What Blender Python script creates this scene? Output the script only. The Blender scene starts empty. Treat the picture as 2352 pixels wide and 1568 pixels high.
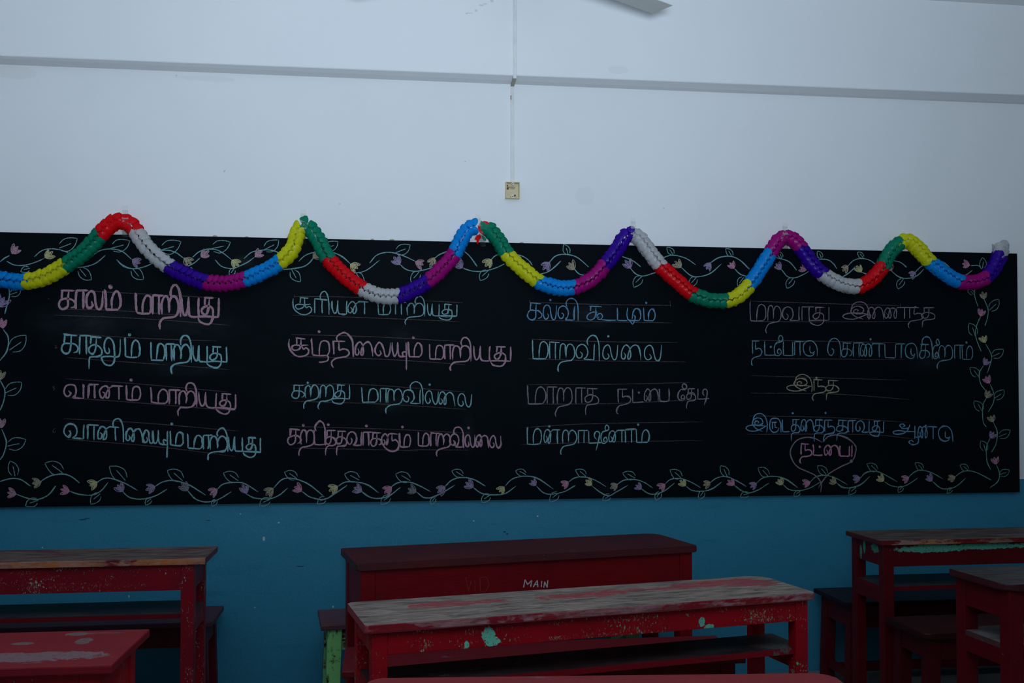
import bpy, bmesh, math, random
from mathutils import Vector, Matrix

random.seed(7)
scene = bpy.context.scene
COL = scene.collection

# ------------------------------------------------------------------ camera
F_PX = 2287.0                      # focal length in pixels of the 2352 px wide frame
YAW = math.atan(0.1401)            # turned a little to the right of the wall's normal
PITCH = math.atan(0.0218)
SHIFT = 68.0
CAM = Vector((0.0, -4.629, 1.353))
cam_d = bpy.data.cameras.new('camera')
cam_d.sensor_width = 36.0
cam_d.lens = F_PX / 2352.0 * 36.0
cam_d.shift_y = SHIFT / 2352.0
cam_d.clip_start = 0.05
cam = bpy.data.objects.new('camera', cam_d)
cam.location = CAM
cam.rotation_euler = (math.pi / 2 + PITCH, 0, -YAW)
COL.objects.link(cam)
scene.camera = cam

# ------------------------------------------------------------------ world, lights, exposure
scene.view_settings.view_transform = 'Standard'
scene.view_settings.look = 'None'
scene.view_settings.exposure = 0.0
scene.view_settings.gamma = 1.0
scene.view_settings.use_curve_mapping = False
world = bpy.data.worlds.new('world')
scene.world = world
world.use_nodes = True
bg = world.node_tree.nodes['Background']
bg.inputs['Color'].default_value = (0.50, 0.76, 1.0, 1)
bg.inputs['Strength'].default_value = 0.14

def spot(name, loc, target, energy, color, radius, size, blend):
    d = bpy.data.lights.new(name, 'SPOT')
    d.energy = energy; d.color = color; d.shadow_soft_size = radius
    d.spot_size = math.radians(size); d.spot_blend = blend
    o = bpy.data.objects.new(name, d)
    o.location = loc
    o.rotation_euler = (Vector(target) - Vector(loc)).to_track_quat('-Z', 'Y').to_euler()
    COL.objects.link(o)
    return o

FLASH = (0.738, 0.90, 1.10)
# the camera's flash head, tilted well up so that the upper wall gets most of its light
spot('camera_flash', (0.08, -4.60, 1.50), (0.62, 0.0, 8.4), 630.0, FLASH, 0.13, 148, 1.0)

# ------------------------------------------------------------------ picture plane helpers (survey of the wall)
_f = Vector((math.sin(YAW) * math.cos(PITCH), math.cos(YAW) * math.cos(PITCH), math.sin(PITCH)))
_r = Vector((math.cos(YAW), -math.sin(YAW), 0))
_u = _r.cross(_f)
def ray(x, y):
    return _f + _r * ((x - 1176) / F_PX) - _u * ((y - 784 - SHIFT) / F_PX)
def on_wall(x, y, Y=0.0):
    d = ray(x, y); return CAM + d * ((Y - CAM.y) / d.y)
def on_level(x, y, z):
    d = ray(x, y); return CAM + d * ((z - CAM.z) / d.z)

# ------------------------------------------------------------------ object helpers
def tag(o, label=None, cat=None, group=None, kind=None):
    if label: o['label'] = label
    if cat: o['category'] = cat
    if group: o['group'] = group
    if kind: o['kind'] = kind
    return o

def obj(name, bm, mats, parent=None, smooth=False):
    me = bpy.data.meshes.new(name)
    bm.normal_update()
    bm.to_mesh(me); bm.free()
    if not isinstance(mats, (list, tuple)): mats = [mats]
    for m in mats: me.materials.append(m)
    if smooth:
        for p in me.polygons: p.use_smooth = True
    o = bpy.data.objects.new(name, me)
    COL.objects.link(o)
    if parent: o.parent = parent
    return o

def thing(name, loc, rz, label, cat, group=None):
    o = bpy.data.objects.new(name, None)
    o.empty_display_size = 0.1
    o.location = loc; o.rotation_euler = (0, 0, rz)
    COL.objects.link(o)
    return tag(o, label, cat, group)

def add_box(bm, x0, x1, y0, y1, z0, z1, bevel=0.0, mat=0, seg=2):
    vs = [bm.verts.new((x, y, z)) for x in (x0, x1) for y in (y0, y1) for z in (z0, z1)]
    idx = [(0, 1, 3, 2), (4, 6, 7, 5), (0, 4, 5, 1), (2, 3, 7, 6), (0, 2, 6, 4), (1, 5, 7, 3)]
    fs = [bm.faces.new([vs[i] for i in q]) for q in idx]
    for f in fs: f.material_index = mat
    if bevel > 0:
        es = list({e for f in fs for e in f.edges})
        bmesh.ops.bevel(bm, geom=es, offset=bevel, segments=seg, affect='EDGES', profile=0.5)
    return bm

def box(x0, x1, y0, y1, z0, z1, bevel=0.0):
    return add_box(bmesh.new(), x0, x1, y0, y1, z0, z1, bevel)

def slab(L, D, z0, z1, radii, bevel=0.004, warp=0.0):
    """A plank centred on the origin with rounded plan corners (front-left, front-right, back-right, back-left)."""
    pts = []
    cs = [(-L / 2, -D / 2, 1, 1, math.pi), (L / 2, -D / 2, -1, 1, 1.5 * math.pi),
          (L / 2, D / 2, -1, -1, 0), (-L / 2, D / 2, 1, -1, .5 * math.pi)]
    for (x, y, sx, sy, a0), r in zip(cs, radii):
        if r <= 0.001: pts.append((x, y)); continue
        cx, cy = x + sx * r, y + sy * r
        for k in range(6):
            a = a0 + k / 5 * math.pi / 2
            pts.append((cx + r * math.cos(a), cy + r * math.sin(a)))
    bm = bmesh.new()
    lo = [bm.verts.new((x, y, z0)) for x, y in pts]
    hi = [bm.verts.new((x, y, z1)) for x, y in pts]
    bm.faces.new(hi); bm.faces.new(lo[::-1])
    n = len(pts)
    for i in range(n): bm.faces.new((lo[i], lo[(i + 1) % n], hi[(i + 1) % n], hi[i]))
    es = [e for e in bm.edges if abs(e.verts[0].co.z - e.verts[1].co.z) < 1e-6]
    bmesh.ops.bevel(bm, geom=es, offset=bevel, segments=2, affect='EDGES', profile=0.5)
    return bm

def catmull(pts, n=6, closed=False):
    if len(pts) < 3:
        a, b = pts[0], pts[-1]
        return [a.lerp(b, k / n) for k in range(n + 1)]
    P = [pts[0] * 2 - pts[1]] + list(pts) + [pts[-1] * 2 - pts[-2]]
    out = []
    for i in range(1, len(P) - 2):
        p0, p1, p2, p3 = P[i - 1], P[i], P[i + 1], P[i + 2]
        for k in range(n):
            t = k / n
            out.append(.5 * ((2 * p1) + (p2 - p0) * t + (2 * p0 - 5 * p1 + 4 * p2 - p3) * t * t
                             + (3 * p1 - p0 - 3 * p2 + p3) * t ** 3))
    out.append(pts[-1].copy())
    return out

# ------------------------------------------------------------------ materials
class NT:
    def __init__(self, name):
        self.m = bpy.data.materials.new(name); self.m.use_nodes = True
        self.t = self.m.node_tree; self.t.nodes.clear()
        self.out = self.n('ShaderNodeOutputMaterial')
        self.tc = self.n('ShaderNodeTexCoord')
    def n(self, k, **kw):
        x = self.t.nodes.new(k)
        for a, b in kw.items(): setattr(x, a, b)
        return x
    def put(self, sock, v):
        if isinstance(v, bpy.types.NodeSocket): self.t.links.new(v, sock)
        elif v is not None:
            if isinstance(v, tuple) and len(v) == 3 and sock.type == 'RGBA': v = v + (1,)
            sock.default_value = v
    def math(self, op, a, b=None, c=None):
        x = self.n('ShaderNodeMath', operation=op)
        for i, v in enumerate((a, b, c)):
            if v is not None: self.put(x.inputs[i], v)
        return x.outputs[0]
    def vmath(self, op, a, b=None):
        x = self.n('ShaderNodeVectorMath', operation=op)
        self.put(x.inputs[0], a)
        if b is not None: self.put(x.inputs[1], b)
        return x.outputs['Value'] if op == 'LENGTH' else x.outputs[0]
    def mapped(self, scale, offset=(0, 0, 0)):
        x = self.n('ShaderNodeMapping')
        self.t.links.new(self.tc.outputs['Object'], x.inputs['Vector'])
        x.inputs['Scale'].default_value = scale; x.inputs['Location'].default_value = offset
        return x.outputs[0]
    def noise(self, vec, scale, detail=6, rough=0.6, dist=0.0, color=False):
        x = self.n('ShaderNodeTexNoise')
        self.put(x.inputs['Vector'], vec)
        x.inputs['Scale'].default_value = scale; x.inputs['Detail'].default_value = detail
        x.inputs['Roughness'].default_value = rough; x.inputs['Distortion'].default_value = dist
        return x.outputs['Color' if color else 0]
    def step(self, v, lo, hi):
        x = self.n('ShaderNodeMapRange', clamp=True)
        self.put(x.inputs[0], v)
        x.inputs[1].default_value = lo; x.inputs[2].default_value = hi
        return x.outputs[0]
    def mix(self, f, a, b):
        x = self.n('ShaderNodeMix', data_type='RGBA')
        self.put(x.inputs[0], f); self.put(x.inputs[6], a); self.put(x.inputs[7], b)
        return x.outputs[2]
    def bsdf(self, color, rough=0.5, spec=0.4, bump=None, bump_str=0.2, bump_dist=0.01):
        b = self.n('ShaderNodeBsdfPrincipled')
        self.put(b.inputs['Base Color'], color); self.put(b.inputs['Roughness'], rough)
        b.inputs['Specular IOR Level'].default_value = spec
        if bump is not None:
            bp = self.n('ShaderNodeBump')
            bp.inputs['Strength'].default_value = bump_str; bp.inputs['Distance'].default_value = bump_dist
            self.put(bp.inputs['Height'], bump)
            self.t.links.new(bp.outputs[0], b.inputs['Normal'])
        return b.outputs[0]
    def done(self, sh):
        self.t.links.new(sh, self.out.inputs['Surface']); return self.m

def plain(name, col, rough=0.5, spec=0.4):
    t = NT(name); n = t.noise(t.mapped((1, 1, 1)), 14, 5)
    c = t.mix(t.step(n, .35, .7), col, tuple(v * .88 for v in col))
    return t.done(t.bsdf(c, rough, spec))

def patches_mask(t, plist, jitter=0.35, nscale=22):
    """Ragged blobs at given places of the thing (its own coordinates)."""
    total = None
    nz = t.vmath('SUBTRACT', t.noise(t.mapped((1, 1, 1)), nscale, 8, .7, color=True), (0.5, 0.5, 0.5))
    for c, s in plist:
        v = t.vmath('SUBTRACT', t.tc.outputs['Object'], tuple(c))
        v = t.vmath('DIVIDE', v, tuple(s))
        ns = t.n('ShaderNodeVectorMath', operation='SCALE'); t.put(ns.inputs[0], nz); ns.inputs['Scale'].default_value = jitter * 4
        v = t.vmath('ADD', v, ns.outputs[0])
        m = t.step(t.vmath('LENGTH', v), 1.04, .96)
        total = m if total is None else t.math('MAXIMUM', total, m)
    return total

def paint(name, base, base2=None, wood=None, wear=0.0, chip=None, chip_amt=0.0, patches=(), rough=0.46, top_only=False, blot=(2.4, 7, 7), speck=(),
          wood2=None, grain=(2.2, 26, 26), seed=0.0, keep=(), spec=.16):
    """Old gloss paint: uneven base colour, worn through to grey wood, flecks of an older coat, ragged patches."""
    t = NT(name)
    off = (seed, seed * 1.7, seed * .6)
    base2 = base2 or tuple(v * .72 for v in base)
    nb = t.noise(t.mapped((3, 5, 5), off), 2.2, 7, .65)
    c = t.mix(t.step(nb, .35, .68), base, base2)
    r = rough
    if wood:
        g = t.noise(t.mapped(grain, off), 3.0, 9, .72, .4)
        wd = t.mix(t.step(g, .40, .60), wood, wood2 or tuple(v * .42 for v in wood))
        g2 = t.noise(t.mapped((4, 15, 15), (off[0] + 7, 2, 5)), 2.2, 8, .7, .6)
        wd = t.mix(t.math('MULTIPLY', t.step(g2, .52, .66), .6), wd, tuple(min(1, v * 1.35) for v in wood))
        g3 = t.noise(t.mapped((3.2, 17, 17), (off[0] + 1, 6, 3)), 2.0, 9, .72, .8)
        wd = t.mix(t.math('MULTIPLY', t.step(g3, .50, .62), .75), wd, tuple(v * .42 for v in (wood2 or wood)))
        big = t.noise(t.mapped(blot, off), 1.7, 9, .68, .25)
        lo = .72 - wear * .5
        w = t.step(big, lo - .02, lo + .035)
        if top_only:
            sx = t.n('ShaderNodeSeparateXYZ'); t.t.links.new(t.tc.outputs['Normal'], sx.inputs[0])
            w = t.math('MULTIPLY', w, t.math('MAXIMUM', t.step(sx.outputs[2], .6, .95), t.step(g, .60, .64)))
        if keep:
            kf = t.step(t.noise(t.mapped((14, 60, 60), off), 2.4, 8, .75), .40, .50)
            w = t.math('MULTIPLY', w, t.math('SUBTRACT', 1.0, t.math('MULTIPLY', kf, patches_mask(t, keep, .55, 24))))
        c = t.mix(w, c, wd)
    if chip and chip_amt > 0:
        cl = t.step(t.noise(t.mapped((4, 4, 6), (off[0] + 3, 1, 2)), 2.4, 4, .6), .40, .70)
        fl = t.noise(t.mapped((74, 74, 44), off), 2.2, 7, .72)
        th = .80 - .30 * chip_amt
        k = t.step(t.math('ADD', fl, t.math('MULTIPLY', cl, .15)), th, th + .03)
        sc = t.noise(t.mapped((150, 150, 16), (off[0], 4, 1)), 1.5, 5, .7)
        k2 = t.math('MULTIPLY', t.step(t.math('ADD', sc, t.math('MULTIPLY', cl, .10)), th + .01, th + .05), .55)
        c = t.mix(k2, c, tuple(.5 * (a + b) for a, b in zip(chip, (.3, .3, .28))))
        c = t.mix(k, c, chip)
    for col, plist in patches:
        m = patches_mask(t, plist, .42, 55)
        fl = t.step(t.noise(t.mapped((40, 40, 40), off), 3.0, 7, .75), .38, .46)
        c = t.mix(t.math('MULTIPLY', m, fl), c, col)
    for col, plist in speck:
        m = patches_mask(t, plist, .60, 34)
        fl = t.step(t.noise(t.mapped((95, 95, 46), off), 2.6, 7, .80), .585, .62)
        c = t.mix(t.math('MULTIPLY', m, fl), c, col)
    bmp = t.noise(t.mapped((5, 40, 40), off), 3, 6, .6)
    return t.done(t.bsdf(c, r, spec, bmp, .25, .004))

def wall_material():
    t = NT('whitewash'); n = t.noise(t.mapped((1, 1, 1)), 1.3, 8, .6)
    c = t.mix(t.step(n, .3, .75), (.80, .80, .79), (.755, .76, .755))
    st = t.step(t.noise(t.mapped((1.2, 1, 4), (3, 0, 1)), 1.6, 7, .66), .66, .8)
    c = t.mix(t.math('MULTIPLY', st, .25), c, (.62, .60, .50))
    sp = t.step(t.noise(t.mapped((1, 1, 1), (5, 2, 1)), 26, 2, .5), .79, .81)
    c = t.mix(t.math('MULTIPLY', sp, .5), c, (.35, .33, .3))
    st1 = patches_mask(t, [(tuple(on_wall(1343, 450)), (.045, .2, .045))], .05, 6)
    c = t.mix(t.math('MULTIPLY', st1, .07), c, (.35, .35, .36))
    mk = [(tuple(on_wall(x, y, -.11)), (a, .05, b)) for x, y, a, b in ((1072, 31, .006, .004), (1080, 30, .014, .0022), (1094, 24, .006, .006), (1106, 12, .012, .004), (1114, 9, .010, .003), (1130, 2, .008, .006))]
    mk += [(tuple(on_wall(x, y)), (.004, .05, .004)) for x, y in ((1069, 371), (780, 468), (405, 173), (1525, 478))]
    c = t.mix(t.math('MULTIPLY', patches_mask(t, mk, .3, 60), .32), c, (.30, .27, .24))
    yl = patches_mask(t, [(tuple(on_wall(30, 165)), (.10, .2, .03)), (tuple(on_wall(470, 180)), (.13, .2, .012)), (tuple(on_wall(1420, 160, -.11)), (.05, .2, .02))], .3, 8)
    c = t.mix(t.math('MULTIPLY', yl, .14), c, (.55, .45, .36))
    b = t.noise(t.mapped((1, 1, 1)), 34, 6, .6)
    return t.done(t.bsdf(c, .75, .2, b, .12, .003))

def blue_material():
    t = NT('blue_gloss_paint'); n = t.noise(t.mapped((1, 1, 1)), 2.4, 9, .65)
    c = t.mix(t.step(n, .3, .72), (.033, .222, .335), (.027, .185, .290))
    fl = t.step(t.noise(t.mapped((44, 44, 36)), 2.0, 4, .62), .70, .73)
    c = t.mix(t.math('MULTIPLY', fl, .55), c, (.30, .36, .40))
    wv = t.step(t.noise(t.mapped((9, 9, 14), (4, 1, 7)), 2.0, 9, .8, 1.2), .50, .505)
    wv2 = t.step(t.noise(t.mapped((9, 9, 14), (4, 1, 7)), 2.0, 9, .8, 1.2), .515, .51)
    ck = t.math('MULTIPLY', t.math('MULTIPLY', wv, wv2), t.step(t.noise(t.mapped((1, 1, 1), (9, 0, 0)), 2.2, 3), .56, .62))
    c = t.mix(t.math('MULTIPLY', ck, .5), c, (.008, .03, .05))
    fine = t.noise(t.mapped((1, 1, 1)), 190, 3, .7)
    c = t.mix(t.step(fine, .36, .66), c, (.042, .255, .375))
    scu = t.math('MULTIPLY', t.step(t.noise(t.mapped((1.6, 1, 9), (2, 0, 3)), 1.8, 8, .7), .56, .70), .35)
    c = t.mix(scu, c, (.012, .12, .20))
    wh = [(tuple(on_wall(x, y)), (a, .05, b)) for x, y, a, b in ((606, 1237, .005, .010), (296, 1369, .003, .006), (552, 1180, .003, .003), (640, 1200, .004, .003), (585, 1395, .004, .002), (1088, 1196, .004, .003), (1235, 1185, .004, .004), (97, 1257, .003, .003), (765, 1393, .004, .005))]
    c = t.mix(patches_mask(t, wh, .25, 70), c, (.45, .52, .56))
    dk = [(tuple(on_wall(x, y)), (a, .05, b)) for x, y, a, b in ((1159, 1221, .006, .0025), (1165, 1226, .006, .0025), (190, 1193, .016, .002), (200, 1190, .012, .002), (690, 1300, .02, .0016), (478, 1195, .01, .0016))]
    c = t.mix(patches_mask(t, dk, .2, 70), c, (.006, .03, .05))
    b = t.noise(t.mapped((1, 1, 1)), 55, 8, .7)
    return t.done(t.bsdf(c, .40, .18, b, .34, .006))

def board_material():
    t = NT('black_board_paint'); n = t.noise(t.mapped((1, 1, 1.4)), 1.5, 7, .6, .6)
    c = t.mix(t.step(n, .45, .85), (.0016, .0040, .0058), (.0030, .0056, .0074))
    sm = []
    for (x, y, rx, rz, a) in SMUDGES:
        p = on_wall(x, y, -.02)
        v = t.vmath('DIVIDE', t.vmath('SUBTRACT', t.tc.outputs['Object'], tuple(p)), (rx, 1.0, rz))
        m = t.math('MULTIPLY', t.step(t.vmath('LENGTH', v), 1.0, .1), a)
        sm.append(m)
    s = sm[0]
    for m in sm[1:]: s = t.math('MAXIMUM', s, m)
    s = t.math('MULTIPLY', s, t.step(t.noise(t.mapped((2, 1, 7)), 3.5, 7, .6), .3, .75))
    c = t.mix(s, c, (.055, .070, .078))
    b = t.noise(t.mapped((1, 1, 1)), 60, 5, .6)
    return t.done(t.bsdf(c, .6, .035, b, .15, .002))

SMUDGES = [(200, 740, .28, .12, .30), (420, 745, .3, .10, .22), (830, 690, .02, .02, .2), (1360, 722, .14, .07, .34),
           (930, 770, .12, .06, .14), (905, 930, .10, .05, .2), (1400, 1125, .12, .05, .14), (2125, 830, .16, .08, .16),
           (560, 600, .06, .04, .3), (1075, 1000, .04, .12, .16), (420, 845, .3, .05, .16), (720, 900, .3, .06, .08)]

def chalk(name, col, cover=.5):
    t = NT(name)
    g = t.noise(t.mapped((1, 1, 1)), 340, 3, .7)
    k = t.step(g, .56 - cover * .4, .74 - cover * .4)
    d = t.n('ShaderNodeBsdfDiffuse'); t.put(d.inputs['Color'], col)
    tr = t.n('ShaderNodeBsdfTransparent')
    mx = t.n('ShaderNodeMixShader'); t.put(mx.inputs[0], k)
    t.t.links.new(tr.outputs[0], mx.inputs[1]); t.t.links.new(d.outputs[0], mx.inputs[2])
    return t.done(mx.outputs[0])

def tissue(name, col):
    t = NT(name)
    n = t.noise(t.mapped((1, 1, 1)), 120, 4, .6)
    c = t.mix(t.step(n, .3, .7), col, tuple(v * .8 for v in col))
    d = t.n('ShaderNodeBsdfDiffuse'); t.put(d.inputs['Color'], c)
    tl = t.n('ShaderNodeBsdfTranslucent'); t.put(tl.inputs['Color'], c)
    mx = t.n('ShaderNodeMixShader'); mx.inputs[0].default_value = .42
    t.t.links.new(d.outputs[0], mx.inputs[1]); t.t.links.new(tl.outputs[0], mx.inputs[2])
    gl = t.n('ShaderNodeBsdfGlossy'); gl.inputs['Roughness'].default_value = .3
    m2 = t.n('ShaderNodeMixShader'); m2.inputs[0].default_value = .012
    t.t.links.new(mx.outputs[0], m2.inputs[1]); t.t.links.new(gl.outputs[0], m2.inputs[2])
    return t.done(m2.outputs[0])

def tape_material():
    t = NT('clear_tape')
    tr = t.n('ShaderNodeBsdfTransparent'); tr.inputs[0].default_value = (.96, .96, .94, 1)
    gl = t.n('ShaderNodeBsdfGlossy'); gl.inputs['Roughness'].default_value = .22
    fr = t.n('ShaderNodeFresnel'); fr.inputs[0].default_value = 1.45
    mx = t.n('ShaderNodeMixShader'); t.t.links.new(t.math('MULTIPLY', fr.outputs[0], .45), mx.inputs[0])
    t.t.links.new(tr.outputs[0], mx.inputs[1]); t.t.links.new(gl.outputs[0], mx.inputs[2])
    return t.done(mx.outputs[0])

WHITE = wall_material(); BLUE = blue_material(); BOARD = board_material(); TAPE = tape_material()
def floor_material():
    t = NT('cement_floor'); n = t.noise(t.mapped((1, 1, 1)), 3, 9, .65)
    c = t.mix(t.step(n, .3, .7), (.20, .20, .19), (.13, .13, .125))
    return t.done(t.bsdf(c, .6, .3, n, .15, .004))
FLOOR = floor_material()
GLUE = plain('old_brown_glue', (.42, .36, .27), .8)
PVC = plain('aged_pvc', (.75, .74, .71), .45)
PVC_OLD = plain('yellowed_pvc', (.66, .56, .34), .5)
DARK = plain('dark_hole', (.02, .018, .015), .8)
RUST = plain('rust', (.16, .08, .04), .9)
FAN_MAT = plain('fan_grey_metal', (.66, .66, .60), .45)

# ------------------------------------------------------------------ the setting
XL, XR, YB = -3.2, 5.2, -6.5
def structure(name, bm, mats):
    return tag(obj(name, bm, mats), kind='structure')

def wall_front():
    return two_tone(XL, XR, 0.0, .12)
def two_tone(x0, x1, y0, y1):
    """Wall block painted blue up to 0.918 m and white above."""
    bm = bmesh.new()
    ring = [[bm.verts.new((x, y, z)) for x, y in ((x0, y0), (x1, y0), (x1, y1), (x0, y1))] for z in (0, .918, 3.28)]
    bm.faces.new(ring[0][::-1]); bm.faces.new(ring[2])
    for k in (0, 1):
        for i in range(4):
            f = bm.faces.new((ring[k][i], ring[k][(i + 1) % 4], ring[k + 1][(i + 1) % 4], ring[k + 1][i]))
            f.material_index = 1 - k
    return bm
structure('wall_front', wall_front(), [WHITE, BLUE])
def beam():
    bm = bmesh.new()
    zl, zr = 2.804, 2.834
    pts = [(-.11, zl, zr), (0.0, zl - .003, zr - .013)]
    L = [bm.verts.new(p) for p in ((XL, -.11, zl - .012), (XL, 0, zl - .012), (XL, 0, 3.28), (XL, -.11, 3.28))]
    R = [bm.verts.new(p) for p in ((XR, -.11, zr + .012), (XR, 0, zr - .004), (XR, 0, 3.28), (XR, -.11, 3.28))]
    bm.faces.new(L[::-1]); bm.faces.new(R)
    for i in range(4): bm.faces.new((L[i], L[(i + 1) % 4], R[(i + 1) % 4], R[i]))
    bmesh.ops.recalc_face_normals(bm, faces=bm.faces)
    es = [e for e in bm.edges if all(abs(v.co.y + .11) < 1e-6 and v.co.z < 3 for v in e.verts)]
    bmesh.ops.bevel(bm, geom=es, offset=.006, segments=3, affect='EDGES', profile=.5)
    return bm
structure('trim_1', beam(), WHITE)
structure('ceiling', box(XL, XR, YB, .12, 3.28, 3.40), WHITE)
structure('floor', box(XL, XR, YB, .12, -.1, 0), FLOOR)
def side_wall(x0, x1):
    return two_tone(x0, x1, YB, .12)
structure('wall_left', side_wall(XL - .12, XL), [WHITE, BLUE])
structure('wall_right', side_wall(XR, XR + .12), [WHITE, BLUE])

# ------------------------------------------------------------------ chalkboard
board = thing('chalkboard', (0, 0, 0), 0,
              'long black chalkboard on the wall covered in coloured chalk handwriting with a vine border', 'chalkboard')
BF = -.020                                   # board face
def panel():
    bm = box(-2.42, 3.221, BF, -.0008, .855, 2.056, .002)
    return bm
obj('panel', panel(), BOARD, board)

CH = {'pink': chalk('pink_chalk', (.40, .235, .29), .60), 'cyan': chalk('cyan_chalk', (.22, .42, .44), .56),
      'blue': chalk('blue_chalk', (.14, .29, .43), .56), 'mauve': chalk('mauve_chalk', (.26, .20, .235), .54),
      'tan': chalk('tan_chalk', (.36, .31, .22), .52), 'yellow': chalk('yellow_chalk', (.44, .42, .22), .6),
      'violet': chalk('violet_chalk', (.28, .22, .34), .58), 'rose': chalk('rose_chalk', (.45, .21, .30), .62),
      'grey': chalk('grey_chalk', (.22, .22, .24), .5), 'vine': chalk('vine_chalk', (.20, .38, .38), .52),
      'vine2': chalk('vine_green_chalk', (.17, .34, .28), .5), 'line': chalk('line_chalk', (.12, .085, .09), .44),
      'aqua': chalk('aqua_chalk', (.23, .41, .43), .52), 'sky': chalk('sky_chalk', (.16, .31, .37), .50)}

CROP = {'A': (0, 630, 3.409), 'B': (620, 630, 3.4086), 'C': (1180, 630, 3.408), 'D': (1680, 630, 2.958),
        'K1': (0, 1040, 3.92), 'K2': (560, 1040, 3.92), 'K3': (1120, 1040, 3.92), 'K4': (1700, 1000, 3.607),
        'R': (2080, 540, 2.529), 'L': (0, 640, 3.4086),
        'G1': (0, 440, 3.92), 'G2': (560, 440, 3.92), 'G3': (1060, 440, 3.92), 'G4': (1560, 480, 2.97)}
def px(crop, x, y):
    ox, oy, s = CROP[crop]; return ox + x / s, oy + y / s

class Chalk:
    """Collects chalk strokes as flat ribbons lying on the board face; points are board positions (x, z)."""
    def __init__(self):
        self.bm = bmesh.new(); self.k = 0
    def ribbon(self, pts, w, jitter=0.0, n=6, taper=.35):
        P = [Vector((p[0], p[1], 0)) for p in pts]
        P = [p + Vector((random.gauss(0, jitter), random.gauss(0, jitter), 0)) for p in P]
        Q = catmull(P, n)
        self.k += 1
        y = BF - .0004 - .000004 * (self.k % 60)
        prev = None; m = len(Q)
        for i, q in enumerate(Q):
            d = Q[min(i + 1, m - 1)] - Q[max(i - 1, 0)]
            if d.length < 1e-7: continue
            d.normalize(); nrm = Vector((-d.y, d.x, 0))
            e = min(i, m - 1 - i) / max(1, m - 1)
            ww = w * .5 * (min(1, taper + e * 9)) * random.uniform(.82, 1.12)
            a, b = q + nrm * ww, q - nrm * ww
            cur = (self.bm.verts.new((a.x, y, a.y)), self.bm.verts.new((b.x, y, b.y)))
            if prev: self.bm.faces.new((prev[0], prev[1], cur[1], cur[0]))
            prev = cur
    def px_stroke(self, crop, pts, wpx, jit=0.0, passes=1):
        bp = []
        for x, y in pts:
            p = on_wall(*px(crop, x, y), BF); bp.append((p.x, p.z))
        for _ in range(passes): self.ribbon(bp, wpx * .00205, jit * .00205)
    def dot(self, crop, x, y, r):
        p = on_wall(*px(crop, x, y), BF); R = r * .00205
        for _ in range(2):
            self.ribbon([(p.x + R * .6 * math.cos(a) * random.uniform(.6, 1.1), p.z + R * .6 * math.sin(a)) for a in
                         [k * 1.05 for k in range(9)]], R * .9)
            self.ribbon([(p.x - R * .4, p.z), (p.x, p.z + R * .1), (p.x + R * .4, p.z)], R * .9)
    def build(self, name, mat, label=None):
        bmesh.ops.recalc_face_normals(self.bm, faces=self.bm.faces)
        o = obj(name, self.bm, mat, board)
        if label: o['label'] = label
        return o

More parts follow.
